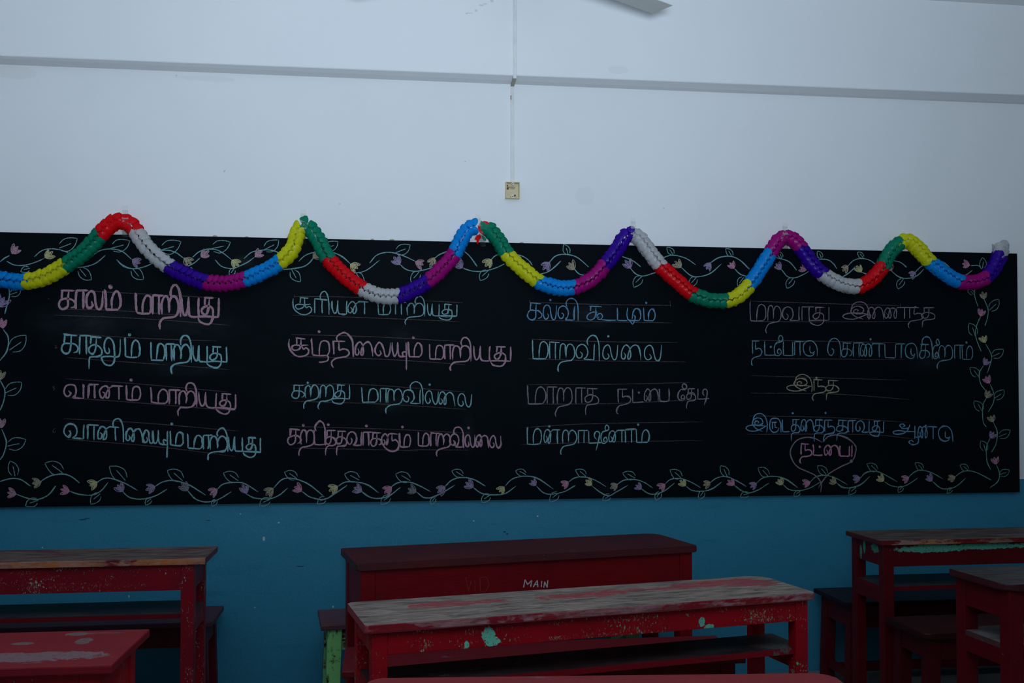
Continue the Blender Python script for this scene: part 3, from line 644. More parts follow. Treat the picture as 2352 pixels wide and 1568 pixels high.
VINES = [
 # bottom border
 ('K1', [(0, 255), (100, 232), (190, 240), (275, 300)], ((90, 70), (135, 210)), None),
 ('K1', [(360, 262), (450, 208), (560, 190), (640, 210), (715, 270)], ((405, 90), (565, 180)), (335, 265, 'tan')),
 ('K1', [(878, 262), (930, 230), (1000, 228), (1120, 270), (1240, 338)], ((985, 120), (1130, 250)), (842, 278, 'yellow')),
 ('K1', [(1395, 300), (1470, 260), (1570, 248), (1700, 290), (1850, 378)], ((1505, 155), (1645, 250)), (1362, 312, 'violet')),
 ('K1', [(1955, 328), (2010, 280), (2110, 265), (2200, 275), (2325, 350)], ((2010, 180), (2145, 250)), (1925, 347, 'pink')),
 ('K1', [(145, 370), (240, 405), (330, 420), (430, 380), (505, 295)], ((230, 478), (345, 425)), (110, 362, 'pink')),
 ('K1', [(630, 345), (720, 372), (830, 378), (910, 340), (975, 265)], ((815, 460), (905, 365)), (590, 335, 'rose')),
 ('K1', [(1105, 345), (1170, 400), (1280, 415), (1400, 385), (1505, 325)], ((1310, 468), (1360, 410)), (1085, 318, 'violet')),
 ('K1', [(1690, 340), (1760, 415), (1850, 440), (1960, 420), (2090, 345)], ((1910, 480), (1950, 420)), (1668, 310, 'grey')),
 ('K2', [(30, 370), (100, 405), (230, 412), (320, 375), (395, 315)], ((140, 472), (240, 415)), (12, 330, 'violet')),
 ('K2', [(268, 315), (350, 240), (450, 230), (580, 280), (715, 385)], ((365, 172), (480, 230)), (235, 342, 'tan')),
 ('K2', [(528, 348), (600, 395), (720, 420), (820, 365), (930, 290)], ((660, 458), (740, 405)), (492, 322, 'rose')),
 ('K2', [(845, 300), (910, 262), (1010, 262), (1120, 290), (1215, 360)], ((905, 190), (1040, 245)), (812, 316, 'yellow')),
 ('K2', [(1062, 348), (1130, 395), (1210, 410), (1310, 385), (1410, 308)], ((1235, 462), (1320, 385)), (1030, 328, 'violet')),
 ('K2', [(1325, 310), (1380, 270), (1460, 258), (1560, 285), (1680, 348)], ((1365, 190), (1500, 250)), (1300, 328, 'rose')),
 ('K2', [(1555, 352), (1620, 400), (1690, 400), (1800, 350), (1900, 288)], ((1685, 462), (1725, 400)), (1520, 335, 'grey')),
 ('K2', [(1815, 300), (1880, 240), (1970, 220), (2070, 240), (2175, 300)], ((1870, 160), (1975, 205)), (1782, 324, 'violet')),
 ('K2', [(2065, 310), (2140, 360), (2230, 375), (2350, 365), (2450, 298)], ((2140, 445), (2220, 375)), (2035, 288, 'violet')),
 ('K3', [(155, 300), (220, 235), (330, 208), (450, 225), (590, 325)], ((250, 160), (345, 195)), (128, 325, 'yellow')),
 ('K3', [(440, 300), (500, 355), (570, 372), (690, 350), (790, 290)], ((560, 440), (640, 358)), (415, 270, 'violet')),
 ('K3', [(730, 260), (780, 225), (860, 213), (960, 240), (1065, 303)], ((790, 152), (885, 210)), (702, 276, 'rose')),
 ('K3', [(940, 295), (1020, 358), (1090, 385), (1160, 350), (1262, 292)], ((1035, 428), (1110, 380)), (915, 270, 'yellow')),
 ('K3', [(1168, 282), (1220, 250), (1310, 237), (1400, 260), (1485, 315)], ((1215, 180), (1330, 228)), (1143, 296, 'tan')),
 ('K3', [(1388, 325), (1450, 365), (1520, 368), (1600, 335), (1680, 270)], ((1515, 428), (1555, 350)), (1362, 305, 'violet')),
 ('K3', [(1598, 278), (1650, 240), (1730, 230), (1820, 255), (1915, 312)], ((1640, 152), (1745, 228)), (1572, 298, 'rose')),
 ('K3', [(1788, 300), (1840, 338), (1930, 345), (2020, 325), (2108, 262)], ((1905, 418), (1950, 340)), (1763, 274, 'yellow')),
 ('K3', [(2005, 265), (2060, 225), (2140, 212), (2230, 245), (2328, 302)], ((2095, 115), (2160, 212)), (1978, 275, 'tan')),
 ('K4', [(-45, 413), (10, 455), (70, 473), (150, 450), (237, 395)], ((0, 508), (75, 480)), (-70, 392, 'rose')),
 ('K4', [(138, 390), (190, 350), (280, 337), (380, 360), (478, 430)], ((148, 265), (235, 340)), (112, 408, 'violet')),
 ('K4', [(355, 408), (410, 445), (490, 455), (580, 435), (670, 380)], ((445, 505), (500, 460)), (335, 385, 'yellow')),
 ('K4', [(580, 385), (630, 340), (710, 328), (800, 355), (890, 408)], ((640, 250), (715, 325)), (553, 392, 'rose')),
 ('K4', [(795, 390), (850, 425), (920, 432), (1000, 405), (1075, 338)], ((900, 490), (960, 430)), (772, 378, 'tan')),
 ('K4', [(995, 350), (1040, 310), (1110, 295), (1190, 320), (1300, 383)], ((1050, 232), (1135, 293)), (968, 356, 'violet')),
 ('K4', [(1195, 380), (1250, 415), (1330, 425), (1400, 400), (1470, 352)], ((1310, 472), (1350, 420)), (1170, 358, 'yellow')),
 ('K4', [(1395, 345), (1440, 305), (1500, 285), (1590, 310), (1680, 360)], ((1448, 225), (1515, 285)), (1372, 355, 'rose')),
 ('K4', [(1595, 380), (1650, 430), (1710, 442), (1790, 420), (1870, 355)], ((1715, 480), (1755, 435)), (1572, 355, 'violet')),
 ('K4', [(1778, 342), (1830, 305), (1890, 290), (1970, 310), (2080, 367)], ((1822, 242), (1890, 290)), (1755, 350, 'tan')),
 # right border
 ('R', [(455, 370), (478, 430), (475, 480), (460, 525)], ((542, 372), (485, 435)), (452, 352, 'tan')),
 ('R', [(435, 470), (412, 530), (408, 590), (440, 675)], ((368, 510), (405, 585)), (440, 452, 'rose')),
 ('R', [(465, 630), (492, 680), (500, 720), (475, 800)], ((570, 662), (500, 705)), (455, 606, 'yellow')),
 ('R', [(452, 758), (428, 800), (435, 860), (467, 905)], ((373, 768), (425, 822)), (466, 738, 'violet')),
 ('R', [(490, 865), (512, 920), (510, 970), (480, 1028)], ((572, 898), (515, 948)), (478, 843, 'rose')),
 ('R', [(470, 942), (450, 990), (450, 1080), (470, 1115)], ((397, 962), (445, 1022)), (478, 928, 'tan')),
 ('R', [(512, 1090), (530, 1140), (525, 1210), (498, 1260)], ((608, 1132), (540, 1170)), (502, 1066, 'tan')),
 ('R', [(490, 1182), (470, 1230), (472, 1310), (495, 1362)], ((438, 1192), (465, 1255)), (503, 1162, 'violet')),
 ('R', [(528, 1335), (545, 1385), (535, 1430), (490, 1467)], ((605, 1362), (545, 1390)), (522, 1311, 'rose')),
 ('R', [(400, 305), (403, 360), (422, 415)], ((360, 318), (396, 345)), None),
 # left border
 ('L', [(70, 60), (75, 130), (60, 200), (40, 275)], ((165, 80), (78, 125)), None),
 ('L', [(25, 395), (65, 460), (55, 560), (0, 640)], ((205, 440), (72, 560)), (20, 355, 'rose')),
 ('L', [(0, 795), (38, 870), (30, 950), (0, 1030)], ((172, 810), (40, 895)), (4, 760, 'tan')),
 ('L', [(15, 1180), (50, 1280), (30, 1370), (0, 1420)], ((205, 1258), (55, 1310)), (8, 1135, 'pink')),
 # top border
 ('G1', [(395, 600), (330, 630), (230, 660), (130, 660), (60, 628)], ((185, 720), (270, 690)), (435, 572, 'yellow')),
 ('G1', [(310, 588), (380, 530), (470, 515), (560, 530), (645, 565)], ((695, 420), (530, 510)), None),
 ('G1', [(90, 575), (40, 600), (0, 630)], None, (132, 530, 'pink')),
 ('G1', [(680, 685), (780, 672), (870, 640), (950, 575)], ((825, 795), (715, 690)), None),
 ('G1', [(1185, 610), (1100, 540), (1000, 515), (900, 530), (825, 578)], ((1170, 440), (1000, 510)), (1222, 630, 'violet')),
 ('G1', [(1050, 610), (1110, 670), (1200, 695), (1300, 675), (1385, 640)], ((1295, 790), (1190, 690)), None),
 ('G1', [(1655, 600), (1590, 550), (1520, 528), (1440, 530)], ((1630, 450), (1445, 525)), (1685, 624, 'tan')),
 ('G1', [(1800, 595), (1740, 645), (1655, 685)], ((1745, 725), (1700, 685)), (1840, 566, 'pink')),
 ('G1', [(2085, 612), (1980, 535), (1890, 515), (1800, 535), (1735, 590)], ((2075, 455), (1905, 512)), (2115, 640, 'yellow')),
 ('G1', [(2290, 590), (2220, 640), (2100, 690), (2000, 675), (1935, 615)], ((2070, 765), (2110, 692)), (2326, 562, 'pink')),
 ('G2', [(0, 605), (80, 540), (200, 522), (280, 535), (330, 560)], ((315, 435), (180, 524)), None),
 ('G2', [(625, 595), (590, 640), (530, 675), (420, 698), (320, 700)], ((510, 812), (430, 702)), (655, 577, 'tan')),
 ('G2', [(965, 655), (890, 590), (790, 545), (660, 540), (560, 570), (495, 628)], ((850, 450), (725, 515)), (990, 672, 'yellow')),
 ('G2', [(925, 722), (1010, 732), (1110, 705), (1220, 615)], ((1085, 815), (1010, 732)), None),
 ('G2', [(1550, 630), (1430, 575), (1310, 545), (1200, 570), (1135, 640)], ((1500, 480), (1365, 548)), (1580, 645, 'pink')),
 ('G2', [(1405, 655), (1460, 700), (1540, 717), (1640, 700), (1740, 665)], ((1510, 825), (1580, 720)), (1385, 628, 'violet')),
 ('G2', [(1715, 600), (1770, 560), (1850, 532)], None, (1698, 628, 'tan')),
 ('G2', [(1965, 525), (2030, 575), (2100, 672)], None, None),
 ('G2', [(1975, 690), (2060, 715), (2160, 715), (2260, 690), (2350, 650)], ((2125, 800), (2200, 710)), (1945, 660, 'violet')),
 ('G2', [(2225, 615), (2260, 580), (2300, 560)], None, (2206, 634, 'yellow')),
 ('G3', [(485, 562), (560, 585), (610, 625), (640, 665)], None, None),
 ('G3', [(790, 640), (850, 580), (930, 565), (1040, 590), (1145, 675)], ((920, 475), (960, 566)), (768, 662, 'violet')),
 ('G3', [(690, 745), (780, 720), (850, 665), (895, 622)], None, None),
 ('G3', [(1015, 695), (1060, 740), (1120, 752)], None, (995, 670, 'tan')),
 ('G3', [(1440, 580), (1540, 620), (1615, 678)], None, None),
 ('G3', [(1520, 685), (1570, 740), (1640, 758), (1760, 722)], ((1548, 860), (1625, 762)), (1504, 658, 'violet')),
 ('G3', [(1800, 605), (1860, 578), (1920, 572), (2020, 600), (2110, 660)], ((1850, 500), (1905, 570)), None),
 ('G3', [(1975, 680), (2060, 755), (2130, 765), (2240, 735), (2340, 650)], ((2055, 860), (2115, 770)), (1952, 655, 'tan')),
 ('G4', [(215, 365), (270, 330), (345, 322), (410, 345), (480, 410)], ((318, 268), (360, 325)), (200, 385, 'violet')),
 ('G4', [(380, 410), (420, 445), (475, 462)], ((402, 530), (440, 465)), (362, 386, 'rose')),
 ('G4', [(660, 332), (730, 350), (765, 375), (800, 418)], ((676, 290), (700, 335)), None),
 ('G4', [(695, 410), (740, 460), (790, 468), (850, 445), (890, 420)], ((735, 542), (780, 470)), (680, 393, 'violet')),
 ('G4', [(950, 340), (1010, 345), (1050, 370), (1075, 405)], ((943, 285), (970, 337)), None),
 ('G4', [(1110, 465), (1160, 435), (1205, 390)], None, None),
 ('G4', [(1150, 388), (1190, 350), (1245, 337), (1300, 350), (1345, 382)], ((1215, 293), (1255, 333)), (1135, 402, 'tan')),
 ('G4', [(1245, 430), (1270, 440), (1295, 445)], None, (1230, 410, 'yellow')),
 ('G4', [(1460, 352), (1510, 365), (1552, 395)], None, None),
 ('G4', [(1445, 420), (1500, 465), (1560, 472), (1620, 455), (1670, 410)], ((1490, 545), (1530, 475)), (1438, 400, 'rose')),
 ('G4', [(1610, 430), (1640, 400), (1670, 380)], None, (1594, 442, 'violet')),
 ('G4', [(1760, 355), (1800, 360), (1842, 395)], None, None),
 ('G4', [(1990, 385), (2040, 385), (2065, 410)], ((2070, 330), (2068, 405)), (1960, 378, 'rose')),
 ('G4', [(1890, 450), (1950, 450), (2000, 418)], None, None),
]
for crop, stem, lf, fl in VINES:
    ck = Chalk()
    bold = crop in ('K1', 'K2', 'L')
    ck.px_stroke(crop, stem, 2.4 if bold else 2.0, .3); ck.px_stroke(crop, stem, 1.5, .6)
    if lf: leaf(ck, crop, lf[0], lf[1])
    ck.build('chalk_vine', CH['vine' if crop not in ('R', 'K4') else 'vine2'])
    if fl: flower(crop, fl[0], fl[1], stem[0], fl[2], .8 if crop in ('R', 'K3', 'K4', 'G4') else 1.0)
flower('L', 15, 185, (-20, 240), 'violet', 1.35)
flower('G4', 850, 405, (880, 420), 'rose', .8)

# ------------------------------------------------------------------ paper garlands
TIS = {'cyan': tissue('cyan_tissue', (.003, .36, .92)), 'yellow': tissue('yellow_tissue', (.86, .86, .02)),
       'green': tissue('green_tissue', (.003, .30, .165)), 'red': tissue('red_tissue', (.95, .006, .015)),
       'white': tissue('white_tissue', (.70, .70, .70)), 'purple': tissue('purple_tissue', (.050, .003, .42)),
       'magenta': tissue('magenta_tissue', (.50, .007, .26))}
GY = -.063

def petals(path, s0, s1, R, pitch, phase):
    """Tissue honeycomb tube: rings of four rounded two-leaf petals strung along the path between s0 and s1."""
    bm = bmesh.new()
    def at(s):
        s = max(0, min(path[-1][0], s))
        lo, hi = 0, len(path) - 1
        while hi - lo > 1:
            mid = (lo + hi) // 2
            if path[mid][0] <= s: lo = mid
            else: hi = mid
        a, b = path[lo], path[hi]
        t = (s - a[0]) / max(1e-9, b[0] - a[0])
        return a[1].lerp(b[1], t), (b[1] - a[1]).normalized()
    n = max(1, round((s1 - s0) / pitch)); p = (s1 - s0) / n
    NU, NV = 4, 9
    for k in range(n):
        for q in range(4):
            ang = math.pi / 4 + q * math.pi / 2
            off = .5 if q in (1, 2) else 0.0
            c, T = at(s0 + (k + .25 + off) * p)
            B = Vector((0, -1, 0)); N = T.cross(B).normalized()
            Rk = R * random.uniform(.93, 1.03)
            skew = random.uniform(-.06, .06); lift = random.uniform(.05, .13)
            grid = []
            for iu in range(NU + 1):
                u = iu / NU * 2 - 1                     # along the string
                row = []
                for iv in range(NV + 1):
                    v = iv / NV * 2 - 1                 # round the tube
                    half = p * .69 * (1 - abs(v) ** 1.75) ** .5
                    th = ang + (v + skew) * math.radians(44.6)
                    rad = N * math.cos(th) + B * math.sin(th)
                    r = Rk * (.90 + lift * u * .8 + .08 * (1 - v * v) * (1 - u * u))
                    row.append(bm.verts.new(c + rad * (r + random.gauss(0, .0006)) + T * (half * u + random.gauss(0, .0004))))
                grid.append(row)
            for iu in range(NU):
                for iv in range(NV):
                    bm.faces.new((grid[iu][iv], grid[iu][iv + 1], grid[iu + 1][iv + 1], grid[iu + 1][iv]))
            # paper links that cross between neighbouring petals
            for sg in (-1, 1):
                th0, th1 = ang + math.radians(33), ang + math.radians(57)
                a = c + (N * math.cos(th0) + B * math.sin(th0)) * Rk * .90 + T * (sg * p * .16)
                b_ = c + (N * math.cos(th1) + B * math.sin(th1)) * Rk * .90 + T * (sg * p * .44)
                wv = T * .0011
                bm.faces.new([bm.verts.new(v) for v in (a - wv, a + wv, b_ + wv, b_ - wv)])
            # inner web of the petal, folded in towards the core
            rim = [grid[iu][0] for iu in (0,)]
            w = []
            for iv in range(NV + 1):
                v = iv / NV * 2 - 1
                th = ang + v * math.radians(40)
                rad = N * math.cos(th) + B * math.sin(th)
                w.append((bm.verts.new(c + rad * Rk * .22 - T * p * .10), bm.verts.new(c + rad * Rk * (.22 + .6 * (1 - v * v)) - T * p * .32 * (1 - v * v))))
            for i in range(NV): bm.faces.new((w[i][0], w[i + 1][0], w[i + 1][1], w[i][1]))
    bmesh.ops.remove_doubles(bm, verts=bm.verts, dist=1e-5)
    return bm

def garland(name, pts, segs, label):
    P = [on_wall(*px(c, x, y), GY) for c, x, y in pts]
    Q = catmull(P, 10)
    path = [(0.0, Q[0])]
    for a, b in zip(Q, Q[1:]):
        if (b - a).length > 1e-6: path.append((path[-1][0] + (b - a).length, b))
    root = thing(name, P[0], 0, label, 'garland')
    root.location = (0, 0, 0)
    def s_of(c, x, y):
        t = on_wall(*px(c, x, y), GY)
        return min(path, key=lambda q: (q[1] - t).length)[0]
    s = 0.0
    for i, (colr, end) in enumerate(segs):
        e = path[-1][0] if end is None else s_of(*end)
        o = obj('paper_segment', petals(path, s, e, .0390, .0262, i), TIS[colr], root, True)
        o['label'] = colr + ' tissue segment'
        s = e
    return root

g1 = garland('paper_garland',
 [('G1', -520, 420), ('G1', -380, 540), ('G1', -220, 680), ('G1', -60, 770), ('G1', 100, 805), ('G1', 220, 808), ('G1', 330, 790), ('G1', 450, 745), ('G1', 580, 668), ('G1', 700, 588), ('G1', 800, 505),
  ('G1', 900, 392), ('G1', 985, 302), ('G1', 1075, 264), ('G1', 1160, 285), ('G1', 1210, 335), ('G1', 1270, 430), ('G1', 1370, 550), ('G1', 1520, 670),
  ('G1', 1680, 752), ('G1', 1850, 815), ('G1', 2030, 826), ('G1', 2200, 790), ('G2', 150, 732), ('G2', 320, 638), ('G2', 432, 525), ('G2', 470, 415),
  ('G2', 498, 340), ('G2', 548, 292), ('G2', 612, 352), ('G2', 682, 455), ('G2', 762, 605), ('G2', 900, 750), ('G2', 1060, 870), ('G2', 1220, 938),
  ('G2', 1390, 940), ('G2', 1520, 890), ('G2', 1650, 812), ('G2', 1770, 705), ('G2', 1885, 575), ('G2', 1955, 440), ('G2', 2020, 340), ('G2', 2095, 308)],
 [('magenta', ('G1', -130, 735)), ('cyan', ('G1', 225, 808)), ('yellow', ('G1', 580, 668)), ('green', ('G1', 900, 392)), ('red', ('G1', 1218, 350)), ('white', ('G1', 1520, 670)),
  ('purple', ('G1', 1845, 815)), ('magenta', ('G1', 2205, 790)), ('cyan', ('G2', 325, 635)), ('yellow', ('G2', 520, 312)), ('green', ('G2', 768, 612)),
  ('red', ('G2', 1056, 868)), ('white', ('G2', 1390, 940)), ('purple', ('G2', 1655, 808)), ('magenta', ('G2', 1890, 568)), ('cyan', None)],
 'left multicoloured paper garland, red at its first peak and cyan where it ends')
g2 = garland('paper_garland',
 [('G3', 215, 318), ('G3', 272, 362), ('G3', 340, 445), ('G3', 405, 555), ('G3', 530, 680), ('G3', 690, 805), ('G3', 850, 862), ('G3', 1010, 862),
  ('G3', 1170, 790), ('G3', 1285, 668), ('G3', 1395, 530), ('G3', 1465, 415), ('G3', 1530, 382), ('G3', 1605, 425), ('G3', 1695, 545), ('G3', 1790, 668),
  ('G3', 1930, 795), ('G3', 2075, 920), ('G3', 2220, 975), ('G4', 190, 622), ('G4', 315, 625), ('G4', 400, 595), ('G4', 475, 520), ('G4', 550, 415),
  ('G4', 620, 305), ('G4', 672, 220), ('G4', 720, 192), ('G4', 780, 210), ('G4', 826, 260), ('G4', 895, 360), ('G4', 975, 440), ('G4', 1100, 510),
  ('G4', 1218, 528), ('G4', 1310, 482), ('G4', 1380, 402), ('G4', 1436, 300), ('G4', 1498, 235), ('G4', 1560, 216), ('G4', 1622, 262), ('G4', 1700, 350),
  ('G4', 1800, 430), ('G4', 1900, 492), ('G4', 2000, 500), ('G4', 2090, 468), ('G4', 2150, 395), ('G4', 2188, 310), ('G4', 2190, 245)],
 [('green', ('G3', 405, 555)), ('yellow', ('G3', 690, 805)), ('cyan', ('G3', 1010, 862)), ('magenta', ('G3', 1290, 662)), ('purple', ('G3', 1528, 382)),
  ('white', ('G3', 1792, 670)), ('red', ('G3', 2075, 920)), ('green', ('G4', 318, 625)), ('yellow', ('G4', 478, 517)), ('cyan', ('G4', 618, 308)),
  ('magenta', ('G4', 826, 260)), ('purple', ('G4', 978, 442)), ('white', ('G4', 1220, 527)), ('red', ('G4', 1384, 396)), ('green', ('G4', 1506, 230)),
  ('yellow', ('G4', 1708, 356)), ('cyan', ('G4', 1905, 494)), ('magenta', ('G4', 2092, 466)), ('purple', ('G4', 2188, 308)), ('white', None)],
 'right multicoloured paper garland, green at its start and white at the board corner')

# end card and torn scraps where the two garlands meet
def disc(c, r, y, a0=0, inner=0.0, n=28, thick=.0015):
    bm = bmesh.new(); v = []
    for k in range(n):
        a = a0 + k / n * 2 * math.pi
        v.append((c.x + r * math.cos(a), c.z + r * math.sin(a)))
    f = bm.faces.new([bm.verts.new((x, y, z)) for x, z in v])
    ex = bmesh.ops.extrude_face_region(bm, geom=[f])
    bmesh.ops.translate(bm, verts=[g for g in ex['geom'] if isinstance(g, bmesh.types.BMVert)], vec=(0, thick, 0))
    bmesh.ops.recalc_face_normals(bm, faces=bm.faces)
    return bm
def scrap(pts, y, bulge=.006):
    bm = bmesh.new()
    P = [on_wall(x, yy, y) for x, yy in pts]
    f = bm.faces.new([bm.verts.new((p.x, p.y - bulge * ((i % 3) / 2), p.z)) for i, p in enumerate(P)])
    bmesh.ops.triangulate(bm, faces=[f])
    return bm
wc = on_wall(2298, 566, -.03)
o = obj('end_card', disc(wc, .030, -.060), TIS['white'], g2); o['label'] = 'white round end card'
card = on_wall(1113, 523, -.075)
o = obj('end_card', disc(card, .031, -.078), TIS['red'], g2); o['label'] = 'red round end card'
o = obj('paper_scrap', scrap([(1104, 506), (1112, 511), (1125, 518), (1132, 524), (1128, 534), (1116, 528), (1103, 524)], -.092), TIS['green'], g2); o['label'] = 'torn green scrap'
o = obj('paper_scrap', scrap([(1103, 537), (1106, 545), (1101, 551), (1099, 558), (1095, 561), (1096, 552), (1090, 549), (1094, 541)], -.070), TIS['red'], g2); o['label'] = 'torn red scrap'
o = obj('paper_scrap', scrap([(1105, 538), (1112, 543), (1117, 550), (1115, 553), (1108, 547)], -.078), TIS['green'], g2); o['label'] = 'pointed green scrap'

# sticky tape over the garland's peaks
def tape(x0, y0, x1, y1, wpx, label, mid=.5):
    w = wpx * .00205 / 2
    n = 24; bm = bmesh.new(); prev = None
    for k in range(n + 1):
        t = k / n
        foot = .0025 if t < mid else .0235
        e = max(0.0, 1 - (abs(t - mid) / .36) ** 3)
        out = -(foot + (.106 - foot) * e)
        p = on_wall(x0 + (x1 - x0) * t, y0 + (y1 - y0) * t, out)
        cur = [bm.verts.new((p.x + s * w, out + random.uniform(-.0006, .0006), p.z)) for s in (-1, 0, 1)]
        if prev:
            for i in range(2): bm.faces.new((prev[i], prev[i + 1], cur[i + 1], cur[i]))
        prev = cur
    o = obj('tape_strip', bm, TAPE, None, True)
    return tag(o, label, 'tape')
tape(287, 472, 288, 556, 13, 'clear tape strip over the red peak of the garland')
tape(697, 480, 696, 560, 13, 'clear tape strip over the yellow and green peak of the garland')
tape(1096, 492, 1110, 566, 12, 'clear tape strip by the red end card where the garlands meet')
tape(1454, 500, 1456, 566, 12, 'clear tape strip over the purple and white peak of the garland')
tape(1803, 512, 1805, 580, 13, 'clear tape strip over the magenta peak of the garland')

# ------------------------------------------------------------------ switch box and trunking
def switch_box():
    c = on_wall(1176, 439, 0)
    W, Hh, Dp, th = .0335, .0385, .030, .0035
    t = thing('switch_box', (c.x, 0, c.z), 0, 'small open yellowed switch box on the wall at the foot of the trunking', 'switch box')
    bm = bmesh.new()
    add_box(bm, -W, W, -.003, 0, -Hh, Hh)
    add_box(bm, -W, -W + th, -Dp, -.003, -Hh, Hh); add_box(bm, W - th, W, -Dp, -.003, -Hh, Hh)
    add_box(bm, -W + th, W - th, -Dp, -.003, Hh - th, Hh); add_box(bm, -W + th, W - th, -Dp, -.003, -Hh, -Hh + th)
    obj('housing', bm, PVC_OLD, t)
    for z in (Hh - .008, -Hh + .008):
        bm = bmesh.new()
        r = bmesh.ops.create_cone(bm, cap_ends=True, segments=20, radius1=.0062, radius2=.0062, depth=.012,
                                  matrix=Matrix.Translation((0, -Dp + .007, z)) @ Matrix.Rotation(math.pi / 2, 4, 'X'))
        lug = obj('screw_lug', bm, PVC, t)
        bm = bmesh.new()
        bmesh.ops.create_cone(bm, cap_ends=True, segments=14, radius1=.0026, radius2=.0026, depth=.002,
                              matrix=Matrix.Translation((0, -Dp + .0005, z)) @ Matrix.Rotation(math.pi / 2, 4, 'X'))
        obj('screw_hole', bm, DARK, lug)
    for x, z, r in ((-.021, .012, .006), (.013, -.021, .005)):
        bm = bmesh.new()
        bmesh.ops.create_cone(bm, cap_ends=True, segments=18, radius1=r, radius2=r, depth=.0016,
                              matrix=Matrix.Translation((x, -.0036, z)) @ Matrix.Rotation(math.pi / 2, 4, 'X'))
        obj('knockout', bm, RUST, t)
    bm = bmesh.new()
    for x0, x1, z0, z1 in ((-.020, .012, .018, .020), (-.012, .014, .013, .0145), (-.008, .010, .009, .0102), (-.026, -.019, .021, .028), (-.010, -.004, -.033, -.027), (.02, .024, -.032, -.028)):
        add_box(bm, x0, x1, -.0042, -.003, z0, z1)
    obj('dirt', bm, RUST, t)
    return c
bc = switch_box()
t = thing('cable_trunking', (0, 0, 0), 0, 'thin white cable trunking running down the beam and wall to the switch box', 'trunking')
xt = bc.x + .0005; xb = on_wall(1182, 100, -.11).x; hw = .0078
obj('trunking_run', box(xt - hw, xt + hw, -.011, 0, bc.z + .0385, 2.797, .0015), PVC, t)
obj('trunking_run', box(xb - hw, xb + hw, -.121, -.11, 2.80, 3.28, .0015), PVC, t)
bm = bmesh.new()
v = [bm.verts.new(p) for p in ((xt - hw, -.004, 2.797), (xt + hw, -.004, 2.797), (xb + hw, -.118, 2.800), (xb - hw, -.118, 2.800),
                               (xt - hw, -.004, 2.814), (xt + hw, -.004, 2.814), (xb + hw, -.118, 2.820), (xb - hw, -.118, 2.820))]
for q in ((0, 1, 2, 3), (7, 6, 5, 4), (0, 4, 5, 1), (1, 5, 6, 2), (2, 6, 7, 3), (3, 7, 4, 0)): bm.faces.new([v[i] for i in q])
bmesh.ops.recalc_face_normals(bm, faces=bm.faces)
o = obj('trunking_elbow', bm, plain('dirty_pvc', (.36, .33, .28), .6), t); o['label'] = 'dirty brown elbow under the beam'
bm = bmesh.new(); p = on_wall(1174, 224, -.0115)
add_box(bm, p.x - .003, p.x + .001, -.0118, -.0108, p.z - .010, p.z + .010)
obj('rust_stain', bm, RUST, t)

# ------------------------------------------------------------------ ceiling fan (a blade tip shows)
fz = 2.90
tipL, tipR, side = on_level(1493, 28, fz), on_level(1549, 14, fz), on_level(1415, 0, fz)
def fan():
    ax = (side - tipL); ax.z = 0; ax.normalize()           # along the blade, towards the hub
    mid = (tipL + tipR) / 2
    hub = mid + ax * .72
    t = thing('ceiling_fan', (hub.x, hub.y, 0), 0, 'grey ceiling fan, one blade tip showing at the top edge', 'ceiling fan')
    bm = bmesh.new()
    for r1, r2, z0, z1 in ((.10, .12, fz - .03, fz + .02), (.12, .075, fz + .02, fz + .09), (.055, .055, 3.20, 3.28)):
        bmesh.ops.create_cone(bm, cap_ends=True, segments=36, radius1=r1, radius2=r2, depth=z1 - z0, matrix=Matrix.Translation((0, 0, (z0 + z1) / 2)))
    obj('motor_housing', bm, FAN_MAT, t)
    bm = bmesh.new()
    bmesh.ops.create_cone(bm, cap_ends=True, segments=16, radius1=.013, radius2=.013, depth=3.21 - fz - .08, matrix=Matrix.Translation((0, 0, (3.21 + fz + .08) / 2)))
    obj('downrod', bm, FAN_MAT, t)
    a0 = math.atan2(-ax.y, -ax.x)
    for k in range(3):
        M = Matrix.Rotation(a0 + k * 2 * math.pi / 3, 4, 'Z')
        bm = bmesh.new(); pts = [(.17, -.055), (.715, -.060), (.722, .056), (.17, .05)]
        lo = [bm.verts.new((x, y, fz - .003 + y * .03)) for x, y in pts]; hi = [bm.verts.new((x, y, fz + y * .03)) for x, y in pts]
        bm.faces.new(hi); bm.faces.new(lo[::-1])
        for i in range(4): bm.faces.new((lo[i], lo[(i + 1) % 4], hi[(i + 1) % 4], hi[i]))
        bm.transform(M)
        b = obj('blade', bm, FAN_MAT, t)
        bm = bmesh.new(); add_box(bm, .09, .22, -.018, .018, fz - .008, fz - .0045); bm.transform(M)
        obj('blade_iron', bm, FAN_MAT, b)
fan()

# ------------------------------------------------------------------ desks and benches
RED = (.36, .003, .010); RED2 = (.26, .003, .008); MAROON = (.085, .014, .016)
GREEN = (.10, .42, .24); PALE = (.42, .50, .42); WOOD = (.29, .228, .190); WOOD_D = (.125, .098, .082)

